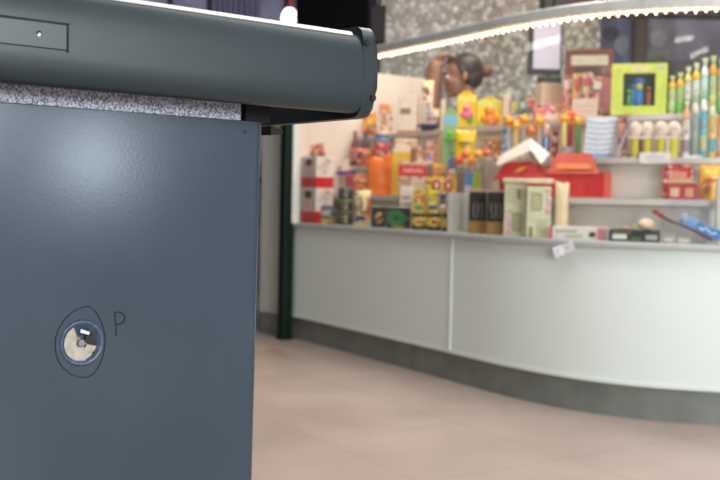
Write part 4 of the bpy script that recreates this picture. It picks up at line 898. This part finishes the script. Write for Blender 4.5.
for s in (-1, 1):
    link('shoe', fused([('c', (.04, s*.09, .05), (-.13, s*.095, .04), .046, .036), ('b', (-.05, s*.092, .012), (.13, .045, .012))], .007, 3), mat((40, 38, 40), .6), pr_, True)

# ------------------------------------------------------------------ things hung behind
q0, q1 = on_y(296, 20, 6.9), on_y(368, 38, 6.9)
bw = q1.x-q0.x; zb_ = on_y(330, 44, 6.9).z
r = thing('hanging_monitor', 'large black box shaped monitor hung from the ceiling behind the rail end', 'monitor', ((q0.x+q1.x)/2, 6.9, zb_))
bm = B(); prism(bm, [(-bw/2, 0), (bw/2, 0), (bw/2, .40), (-bw/2, .40)], -.03, .03)
bmesh.ops.bevel(bm, geom=bm.edges[:], offset=.01, segments=2, affect='EDGES'); link('casing', bm, mat((10, 10, 12), .9, spec=.03), r)
bm = B(); box(bm, (0, .10, .19), (bw*.8, .14, .26), .03); link('rear_housing', bm, mat((16, 16, 18), .9, spec=.03), r)
bm = B(); box(bm, (0, -.0315, .21), (bw*.9, .003, .31), .001); link('screen', bm, mat((7, 7, 9), .8, spec=.03), r)
bm = B(); cyl(bm, .022, .34, 3.2-zb_, (0, .10, 0)); box(bm, (0, .10, 3.2-zb_-.006), (.14, .14, .012), .003); link('ceiling_pole', bm, mat((30, 30, 34), .5), r, 'angle')
q0, q1 = on_y(369, 20, 7.2), on_y(383, 40, 7.2)
r = thing('loudspeaker', 'dark grey hanging loudspeaker right of the large black monitor', 'loudspeaker', ((q0.x+q1.x)/2+.01, 7.4, q1.z-.01))
bm = B(); box(bm, (0, 0, .14), (q1.x-q0.x+.02, .17, .28), .01); link('cabinet', bm, mat((38, 40, 44), .9, spec=.05), r)
bm = B(); box(bm, (0, -.087, .14), (q1.x-q0.x-.01, .006, .25), .002); link('grille', bm, mat((34, 35, 38), .8, bump=.5, scale=300), r)
bm = B(); cyl(bm, .016, .27, 3.2-q1.z+.01, seg=14); link('ceiling_pole', bm, mat((60, 60, 62), .5), r)
gl = on_y(289.5, 19, 7.2)
r = thing('globe_lamp', 'small white glowing lamp beside the left edge of the black monitor', 'lamp', gl)
bm = B(); ball(bm, (0, 0, 0), (.06, .05, .082), 3); link('globe', bm, emit((255, 255, 245), 2.2), r, True)
bm = B(); lathe(bm, [(0, .078), (.02, .078), (.028, .088), (.024, .16), (0, .165)], 20); link('cap', bm, mat((120, 24, 34), .4), r, 'angle')
bm = B(); cyl(bm, .005, .16, 3.2-gl.z, seg=10); link('cord', bm, mat((40, 34, 40), .6), r)
# framed screen seen through the glass
q0, q1 = on_y(529, 30, 6.5), on_y(562, 78, 6.5)
sw, sh_ = q1.x-q0.x, .36
r = thing('hanging_screen', 'dark framed screen with pale lilac picture hung behind the kiosk glass', 'screen', ((q0.x+q1.x)/2, 6.5, q1.z+.02), .12)
bm = B(); box(bm, (0, .02, sh_/2), (sw, .04, sh_), .006); link('frame', bm, mat((24, 22, 26), .5), r)
bm = B(); box(bm, (.008, -.001, sh_/2+.012), (sw-.045, .004, sh_-.05), .001); link('display', bm, emit((176, 170, 186), .22), r)
bm = B(); box(bm, (0, .065, sh_+(3.2-q1.z-.02-sh_)/2), (.06, .03, 3.2-q1.z-.02-sh_), .004); box(bm, (0, .05, sh_*.8), (.1, .02, .12), .003); link('hanger', bm, mat((40, 36, 38), .5), r)
bm = B(); box(bm, (.03, .0, -.05), (sw*.7, .05, .075), .006); box(bm, (.03, .02, -.008), (.03, .02, .02)); link('reader', bm, mat((18, 18, 20), .5), r)
# far right: posters, timber post, dark header above
q0, q1 = on_y(600, 30, 8.6), on_y(634, 100, 8.6)
def poster(name, label, x0, x1, y0, y1, Y, c, blobs):
    a, b = on_y(x0, y0, Y), on_y(x1, y1, Y)
    r = thing(name, label, 'poster', ((a.x+b.x)/2, Y, b.z)); w, h = b.x-a.x, a.z-b.z
    bm = B(); box(bm, (0, 0, h/2), (w, .012, h), .002); link('sheet', bm, mat(c, .6, var=.3, scale=5), r)
    for nm, u, v, ru, rv, cc in blobs:
        bm = B(); ball(bm, ((u-.5)*w, -.006, v*h), (ru*w, .003, rv*h), 3); link(nm, bm, mat(cc, .6, var=.3, scale=9), r, True)
bm = B(); box(bm, (xb+1.3, 8.66, 1.6), (2.9, .1, 3.2)); struct(link('wall_right_back', bm, mat((136, 138, 164), .7, var=.3, scale=3)))
poster('wall_poster', 'blue grey blotched poster left of the dark timber post', 601, 633, 12, 120, 8.59, (104, 112, 150), [('dark_patch', .3, .8, .25, .07, (70, 66, 86)), ('pale_patch', .6, .7, .2, .1, (150, 160, 190)), ('blue_patch', .35, .55, .3, .1, (74, 88, 140))])
poster('wall_poster', 'pale green grey poster right of the dark timber post', 647, 668, 20, 110, 8.59, (128, 132, 146), [('green_patch', .5, .5, .4, .12, (92, 112, 92)), ('pale_patch', .5, .8, .35, .1, (160, 162, 178))])
q0, q1 = on_y(633, 30, 8.5), on_y(646, 30, 8.5)
bm = B(); box(bm, ((q0.x+q1.x)/2, 8.5, 1.6), (q1.x-q0.x, .1, 3.2), .006); struct(link('trim_1', bm, mat((70, 44, 34), .6, var=.2, scale=12)))
a = on_y(552, 15, 6.0)
bm = B(); box(bm, (a.x+1.2, 6.0, a.z+.20), (2.4, .12, .40), .01); box(bm, (a.x-.03, 6.0, (3.2+a.z)/2), (.05, .10, 3.2-a.z)); 
box(bm, (a.x+2.35, 6.0, (3.2+a.z+.4)/2), (.05, .10, 3.2-a.z-.4))
o = link('header_beam', bm, mat((26, 24, 26), .6, var=.2, scale=12)); tag(o, 'dark hanging header beam above the right half of the kiosk rim', 'beam')

# ------------------------------------------------------------------ checkout in the foreground
UANG = math.atan2(.613, .790)
Q = Vector((-.098*1.25, 1.25, 0)); ux = Vector((math.cos(UANG), math.sin(UANG), 0)); ny = Vector((-math.sin(UANG), math.cos(UANG), 0))
def loc_at(x, y, ly):
    P = on_plane(x, y, Q + ny*ly, ny); v = P-Q
    return v.dot(ux), v.z
co = thing('checkout_counter', 'slate blue metal checkout counter with wide grey green bumper rail', 'checkout', Q, UANG)
def panel_mat():
    M = bpy.data.materials.new('painted_metal'); M.use_nodes = True; nt = M.node_tree; b = nt.nodes['Principled BSDF']; N = nt.nodes.new; L = nt.links.new
    tc = N('ShaderNodeTexCoord'); n1 = N('ShaderNodeTexNoise'); n1.inputs['Scale'].default_value = 260; n1.inputs['Detail'].default_value = 2; L(tc.outputs['Object'], n1.inputs['Vector'])
    n2 = N('ShaderNodeTexNoise'); n2.inputs['Scale'].default_value = 5; n2.inputs['Detail'].default_value = 5; L(tc.outputs['Object'], n2.inputs['Vector'])
    r = N('ShaderNodeValToRGB'); r.color_ramp.elements[0].position = .3; r.color_ramp.elements[0].color = lin((58, 71, 82)); r.color_ramp.elements[1].position = .7; r.color_ramp.elements[1].color = lin((66, 80, 92)); L(n2.outputs['Fac'], r.inputs[0])
    # small dark specks of wear
    n3 = N('ShaderNodeTexNoise'); n3.inputs['Scale'].default_value = 70; n3.inputs['Detail'].default_value = 1; L(tc.outputs['Object'], n3.inputs['Vector'])
    r3 = N('ShaderNodeValToRGB'); r3.color_ramp.elements[0].position = .17; r3.color_ramp.elements[0].color = (1, 1, 1, 1); r3.color_ramp.elements[1].position = .21; r3.color_ramp.elements[1].color = (0, 0, 0, 1); L(n3.outputs['Fac'], r3.inputs[0])
    m = N('ShaderNodeMixRGB'); m.inputs[2].default_value = lin((50, 58, 70)); L(r3.outputs[0], m.inputs[0]); L(r.outputs[0], m.inputs[1]); L(m.outputs[0], b.inputs['Base Color'])
    b.inputs['Roughness'].default_value = .20; b.inputs['Metallic'].default_value = .2
    bp = N('ShaderNodeBump'); bp.inputs['Strength'].default_value = .07; bp.inputs['Distance'].default_value = .0006; L(n1.outputs['Fac'], bp.inputs['Height']); L(bp.outputs[0], b.inputs['Normal'])
    return M
PM = panel_mat()
hx, hz_ = loc_at(82, 343, 0)
ZP = .944; x0 = -1.15
# front sheet with the round opening, folded round its right edge
bm = B(); R0 = .0255
outer = [bm.verts.new(p) for p in ((x0, 0, 0), (-.010, 0, 0), (-.010, 0, ZP), (x0, 0, ZP))]
inner = [bm.verts.new((hx+R0*math.cos(2*PI*k/40), 0, hz_+R0*1.02*math.sin(2*PI*k/40))) for k in range(40)]
ed = [bm.edges.new((outer[k], outer[(k+1) % 4])) for k in range(4)] + [bm.edges.new((inner[k], inner[(k+1) % 40])) for k in range(40)]
bmesh.ops.triangle_fill(bm, edges=ed, use_beauty=True)
link('front_panel', bm, PM, co)
bm = B(); pr = []
for k in range(7):
    a = -PI/2 + PI/2*k/6; pr.append((-.010+.010*math.cos(a), .010+.010*math.sin(a)))
pr += [(0, .03), (-.002, .03)]
rowA = [bm.verts.new((x, y, 0)) for x, y in pr[:-1]]; rowB = [bm.verts.new((x, y, ZP)) for x, y in pr[:-1]]
for k in range(len(pr)-2): bm.faces.new((rowA[k], rowA[k+1], rowB[k+1], rowB[k]))
link('folded_edge', bm, PM, co, True)
bm = B(); box(bm, (-.003, .044, ZP/2), (.016, .028, ZP), .001); link('edge_trim', bm, mat((120, 92, 84), .6), co)
bm = B(); box(bm, (x0/2, .33, ZP/2), (-x0-.03, .54, ZP-.01), .002); link('carcass', bm, mat((60, 66, 74), .5), co)
for nm in ('front_panel', 'folded_edge', 'edge_trim'):
    for o in co.children:
        if o.name.split('.')[0] == nm:
            for v in o.data.vertices:
                if v.co.x > -.05: v.co.x -= .011*(ZP - v.co.z)
# dished ring, broken plug, screw
bm = B(); lathe(bm, [(R0, 0), (R0*1.0, -.0006), (R0*.93, -.0013), (R0*.84, .0003), (R0*.72, .004), (R0*.45, .008), (.0, .009)], 40, rot=Matrix.Rotation(-PI/2, 3, 'X') @ Matrix.Scale(1, 3))
link('dished_ring', bm, mat((70, 84, 106), .3, var=.3, scale=160, bump=.5), co, True, (hx, 0, hz_))
bm = B(); pts = []
rnd = random.Random(11)
for k in range(25):
    a = math.radians(118 + (345-118)*k/24); rr = R0*.80 if k < 15 else R0*(.80-.16*((k-14)/10) + rnd.uniform(-.06, .06)); pts.append((rr*math.cos(a), rr*math.sin(a)))
pts += [(R0*.22, R0*-.05), (0, R0*.12), (-R0*.2, R0*.28)]
v0 = [bm.verts.new((x, -.0012 + .0016*math.hypot(x, z)/R0, z)) for x, z in pts]; c0 = bm.verts.new((-R0*.1, .0028, -R0*.05))
for a, b in zip(v0, v0[1:]+v0[:1]): bm.faces.new((a, b, c0))
bmesh.ops.solidify(bm, geom=bm.faces[:], thickness=-.003)
link('broken_plug', bm, mat((226, 220, 204), .7, var=.14, scale=120, bump=.4), co, False, (hx, 0, hz_)); 
bm = B(); prism(bm, [(R0*.1, R0*-.35), (R0*.6, R0*-.55), (R0*.72, 0), (R0*.5, R0*.4), (R0*.2, R0*.35)], .0015, .0022); link('dark_opening', bm, mat((30, 30, 34), .7), co, loc=(hx, 0, hz_))
bm = B(); lathe(bm, [(0, -.0012), (.0035, -.0010), (.0048, .0004), (.0048, .003), (0, .003)], 20, rot=Matrix.Rotation(-PI/2, 3, 'X')); box(bm, (0, -.0014, 0), (.005, .0008, .0009)); box(bm, (0, -.0014, 0), (.0009, .0008, .005))
link('screw', bm, mat((150, 150, 152), .3, metal=.8), co, 'angle', (hx-.001, -.0010, hz_))
bm = B(); prism(bm, [(-.005, .010), (.005, .007), (.006, .010), (-.004, .014)], -.0006, .0006); link('metal_tab', bm, mat((226, 230, 236), .3, metal=.4), co, loc=(hx+.002, -.0016, hz_+.002))
# pencil marks
def pen(name, pts, wd, closed=False):
    P_ = [loc_at(x, y, 0) for x, y in pts]
    if closed: P_.append(P_[0])
    fine = []
    for i in range(len(P_)-1):
        for j in range(4): fine.append((P_[i][0]+(P_[i+1][0]-P_[i][0])*j/4, P_[i][1]+(P_[i+1][1]-P_[i][1])*j/4))
    fine.append(P_[-1])
    link(name, stroke(B(), fine, wd, -.0001, .0006), mat((46, 52, 62), .9, spec=.05), co)
pen('pencil_outline', [(89, 306), (80, 308), (72, 312.5), (65, 319), (59.5, 327), (56, 336), (55, 345), (56, 354), (59, 362), (64, 369), (71, 374.5), (79, 377), (87, 377.5), (93.5, 374), (99, 366), (103, 356), (105, 345), (105, 336), (103, 327), (99.5, 318), (95, 311)], .0009, True)
pen('pencil_letter', [(114.5, 313.5), (115.5, 321), (116, 328), (116.3, 335)], .0011); pen('pencil_letter', [(114, 313), (119, 312), (123.5, 314), (125, 318.5), (123, 322.5), (118.5, 324.5), (115.5, 324)], .0011)
# galvanised strip
xe, _ = loc_at(238, 115, .004)
def galv():
    M = bpy.data.materials.new('galvanised'); M.use_nodes = True; nt = M.node_tree; b = nt.nodes['Principled BSDF']; N = nt.nodes.new; L = nt.links.new
    tc = N('ShaderNodeTexCoord'); v = N('ShaderNodeTexVoronoi'); v.inputs['Scale'].default_value = 520; L(tc.outputs['Object'], v.inputs['Vector'])
    n = N('ShaderNodeTexNoise'); n.inputs['Scale'].default_value = 420; n.inputs['Detail'].default_value = 3; L(tc.outputs['Object'], n.inputs['Vector'])
    r = N('ShaderNodeValToRGB'); r.color_ramp.elements[0].position = .40; r.color_ramp.elements[0].color = lin((112, 118, 136)); r.color_ramp.elements[1].position = .58; r.color_ramp.elements[1].color = lin((206, 210, 224)); L(n.outputs['Fac'], r.inputs[0])
    L(r.outputs[0], b.inputs['Base Color']); b.inputs['Roughness'].default_value = .45; b.inputs['Metallic'].default_value = .35
    bp = N('ShaderNodeBump'); bp.inputs['Strength'].default_value = .4; bp.inputs['Distance'].default_value = .001; L(v.outputs['Distance'], bp.inputs['Height']); L(bp.outputs[0], b.inputs['Normal']); return M
bm = B(); box(bm, ((x0+xe)/2, -.001, .9665), (xe-x0, .006, .045), .001); link('metal_strip', bm, galv(), co)
bm = B(); box(bm, ((xe-.02)/2+.0, .012, .9665), (-xe+.0, .02, .045), .001); link('recess_shade', bm, mat((24, 24, 27), .8), co, loc=(.02, 0, 0))  # near-black block standing in for the shaded recess under the rail
sx, sz = loc_at(245, 132, 0)
bm = B(); cyl(bm, .0022, -.0006, .002, rot=Matrix.Rotation(-PI/2, 3, 'X')); link('rivet', bm, mat((20, 22, 26), .6), co, loc=(sx, 0, sz))
# bumper rail (hollow section) and end cap
PB = .08; QX = .114
RAILM = mat((39, 51, 55), .36, var=.05, scale=40, bump=.05)
DZ = .0045
out = [(-.050, .962), (-.056, .956), (-.064, .953), (-.071, .955), (-.077, .961), (-.0805, .971), (-.0815, .985), (-.0818, 1.005), (-.0812, 1.022), (-.079, 1.034), (-.0765, 1.0415), (-.0735, 1.047), (-.071, 1.0495), (-.066, 1.0512), (-.03, 1.0515), (.02, 1.0515)]
inn = [(.02, 1.048), (-.03, 1.048), (-.064, 1.0475), (-.070, 1.041), (-.0745, 1.033), (-.0762, 1.02), (-.0768, 1.0), (-.0765, .985), (-.0755, .973), (-.072, .964), (-.064, .959), (-.054, .965)]
out = [(y, z+DZ) for y, z in out]; inn = [(y, z+DZ) for y, z in inn]
sec = out + inn
bm = B(); xl, xr = x0-.03, QX-.022
A_ = [bm.verts.new((xl, y, z)) for y, z in sec]; B2 = [bm.verts.new((xr, y, z)) for y, z in sec]
n = len(sec)
for k in range(n): bm.faces.new((A_[k], B2[k], B2[(k+1) % n], A_[(k+1) % n]))
link('bumper_rail', bm, RAILM, co, 'angle')
bm = B(); pts = [(-.0738, 1.0525), (-.0718, 1.0568), (-.066, 1.0583), (-.05, 1.0585), (-.05, 1.0562), (-.066, 1.0560), (-.0708, 1.0542), (-.0732, 1.0520)]
A_ = [bm.verts.new((xl, y, z)) for y, z in pts]; B2 = [bm.verts.new((xr-.012, y, z)) for y, z in pts]
for k in range(8): bm.faces.new((A_[k], B2[k], B2[(k+1) % 8], A_[(k+1) % 8]))
bm.faces.new(A_); bm.faces.new(B2[::-1])
link('top_glint', bm, mat((206, 208, 204), .35, metal=.2, var=.03), co, 'angle')  # pale strip imitating the highlight along the rail's top edge
bm = B(); box(bm, ((xl+xr)/2, .02, 1.02), (xr-xl, .006, .066), .001); link('rail_back', bm, mat((28, 30, 34), .8), co)
cap = [(-.060, .9525)] + [(-.069, .9545), (-.0765, .963), (-.0803, .974), (-.0816, .9895), (-.0819, 1.0095), (-.0814, 1.0265), (-.0800, 1.0385), (-.0792, 1.050), (-.0765, 1.0590), (-.070, 1.0645), (-.061, 1.0662), (-.02, 1.0662), (.17, 1.0662), (.19, 1.060), (.19, .957), (.18, .9525)]
bm = B()
A_ = [bm.verts.new((QX-.022, y, z)) for y, z in cap]; B2 = [bm.verts.new((QX, y, z)) for y, z in cap]
n = len(cap); fa = bm.faces.new(A_); fb = bm.faces.new(B2[::-1])
for k in range(n): bm.faces.new((A_[k], B2[k], B2[(k+1) % n], A_[(k+1) % n]))
bmesh.ops.bevel(bm, geom=[e for e in fb.edges], offset=.006, segments=4, affect='EDGES', profile=.5)
link('end_cap', bm, RAILM, co, 'angle')
bm = B(); box(bm, ((xe+QX-.022)/2, -.012, .975), (QX-.022-xe, .080, .016), .001); link('rail_underside', bm, mat((26, 27, 30), .8), co)
for px_, py_ in ((368, 43), (374, 98)):
    xx, zz = loc_at(px_, py_, -.082); xx = min(xx, QX-.0065)
    bm = B(); cyl(bm, .0042, 0, .004, rot=Matrix.Rotation(-PI/2, 3, 'X'), seg=18); cyl(bm, .0022, -.0003, .002, rot=Matrix.Rotation(-PI/2, 3, 'X'), seg=6)
    link('cap_screw', bm, mat((8, 9, 10), .6), co, loc=(xx, -.0815 if py_ < 60 else -.0832, zz))
# cover plate on the rail
px1, pzt = loc_at(67, 25, -.0817); _, pzb = loc_at(67, 51, -.0817); px0 = -.75
zc, hh, wc = (pzt+pzb)/2, pzt-pzb, px1-px0
bm = B(); box(bm, (px0+wc/2, -.0808, zc), (wc, .005, hh), .0012); link('cover_plate', bm, mat((50, 62, 64), .36, var=.05), co)
bm = B(); box(bm, (px0+wc/2, -.0808, zc+hh/2+.0008), (wc+.004, .0046, .0018)); box(bm, (px1+.0009, -.0808, zc), (.0018, .0046, hh+.003)); link('plate_groove', bm, mat((14, 16, 18), .7), co)
sx, sz = loc_at(39, 34.5, -.0833)
bm = B(); lathe(bm, [(0, -.0012), (.0018, -.001), (.0026, .0002), (.0026, .002), (0, .002)], 18, rot=Matrix.Rotation(-PI/2, 3, 'X')); link('plate_screw', bm, mat((220, 224, 226), .25, metal=.8), co, True, (sx, -.0834, sz-.0006))
bm = B(); cyl(bm, .0028, -.0002, .001, rot=Matrix.Rotation(-PI/2, 3, 'X')); link('screw_hole', bm, mat((10, 12, 12), .7), co, loc=(sx, -.0834, sz+.0012))
bm = B(); box(bm, (.0, .32, .975), (1.0, .50, .055), .004); link('belt', bm, mat((26, 26, 28), .7), co, loc=(-.62, 0, 0))
bx, bz = loc_at(271, 131, .07)
bm = B(); prism(bm, [(0, -.006), (.016, -.005), (.020, -.001), (.016, .003), (0, .006)], -.012, .012); link('bracket', bm, mat((34, 34, 38), .5), co, loc=(bx-.008, .07, bz))
# ------------------------------------------------------------------ light
W = bpy.data.worlds.new('world'); S.world = W; W.use_nodes = True
bg = W.node_tree.nodes['Background']; bg.inputs[0].default_value = (.86, .93, 1, 1); bg.inputs[1].default_value = .48
def area(name, loc, target, sx_, sy_, power, c=(1, 1, 1)):
    l = bpy.data.lights.new(name, 'AREA'); l.shape = 'RECTANGLE'; l.size = sx_; l.size_y = sy_; l.energy = power; l.color = c
    o = bpy.data.objects.new(name, l); COL.objects.link(o); o.location = loc
    o.rotation_euler = (Vector(target)-Vector(loc)).to_track_quat('-Z', 'Y').to_euler(); return o
def fixture(name, a, b, rad, s, c=(255, 252, 240)):
    a, b = Vector(a), Vector(b); o = bpy.data.objects.new(name, None); COL.objects.link(o); o['kind'] = 'structure'; o.location = (a+b)/2
    h_ = (b-a)/2; bm = B(); tube(bm, [-h_, -h_*.5, h_*.5, h_], rad, 12); link('tube', bm, emit(c, s), o, 'angle')
    up = Vector((0, 0, 1)) if abs(a.x+3.9) > .1 else Vector((-1, 0, 0))
    bm = B(); tube(bm, [-h_*1.03+up*.05, h_*1.03+up*.05], .03, 4); link('housing', bm, mat((220, 220, 220), .5), o)
fixture('ceiling_light', (-2.55, -5.63, 3.1), (-1.19, -5.84, 3.1), .03, 14)
fixture('ceiling_light', (-1.82, -7.51, 3.1), (-.32, -7.05, 3.1), .03, 14)
fixture('wall_light', (-3.9, 4.95, 2.22), (-3.9, 3.66, 2.30), .035, 9)
area('ceiling_light_front', (1.6, 1.5, 3.15), (1.6, 1.5, 0), 2.4, .6, 24, (1, .97, .93))
area('ceiling_light_middle', (.7, 3.2, 3.15), (.9, 3.6, 0), 2.6, .6, 40, (1, .97, .94))
area('ceiling_fill_back', (1.2, 5.5, 3.15), (1.1, 5.6, 0), 2.4, .5, 90, (1, .86, .74))  # added warm fill from above, carrying the rope's glow to the goods
area('front_fill_light', (3.1, -2.8, 2.0), (1.2, 4.0, .5), 3.0, 1.8, 235, (.93, .97, 1))  # unseen fill added from the front to brighten the kiosk panels
area('highlight_lamp', (1.95, -.15, .985), (-.26, 1.08, .9), .12, .18, 2.6, (.95, .97, 1))  # unseen lamp added to put the soft highlight on the checkout panel
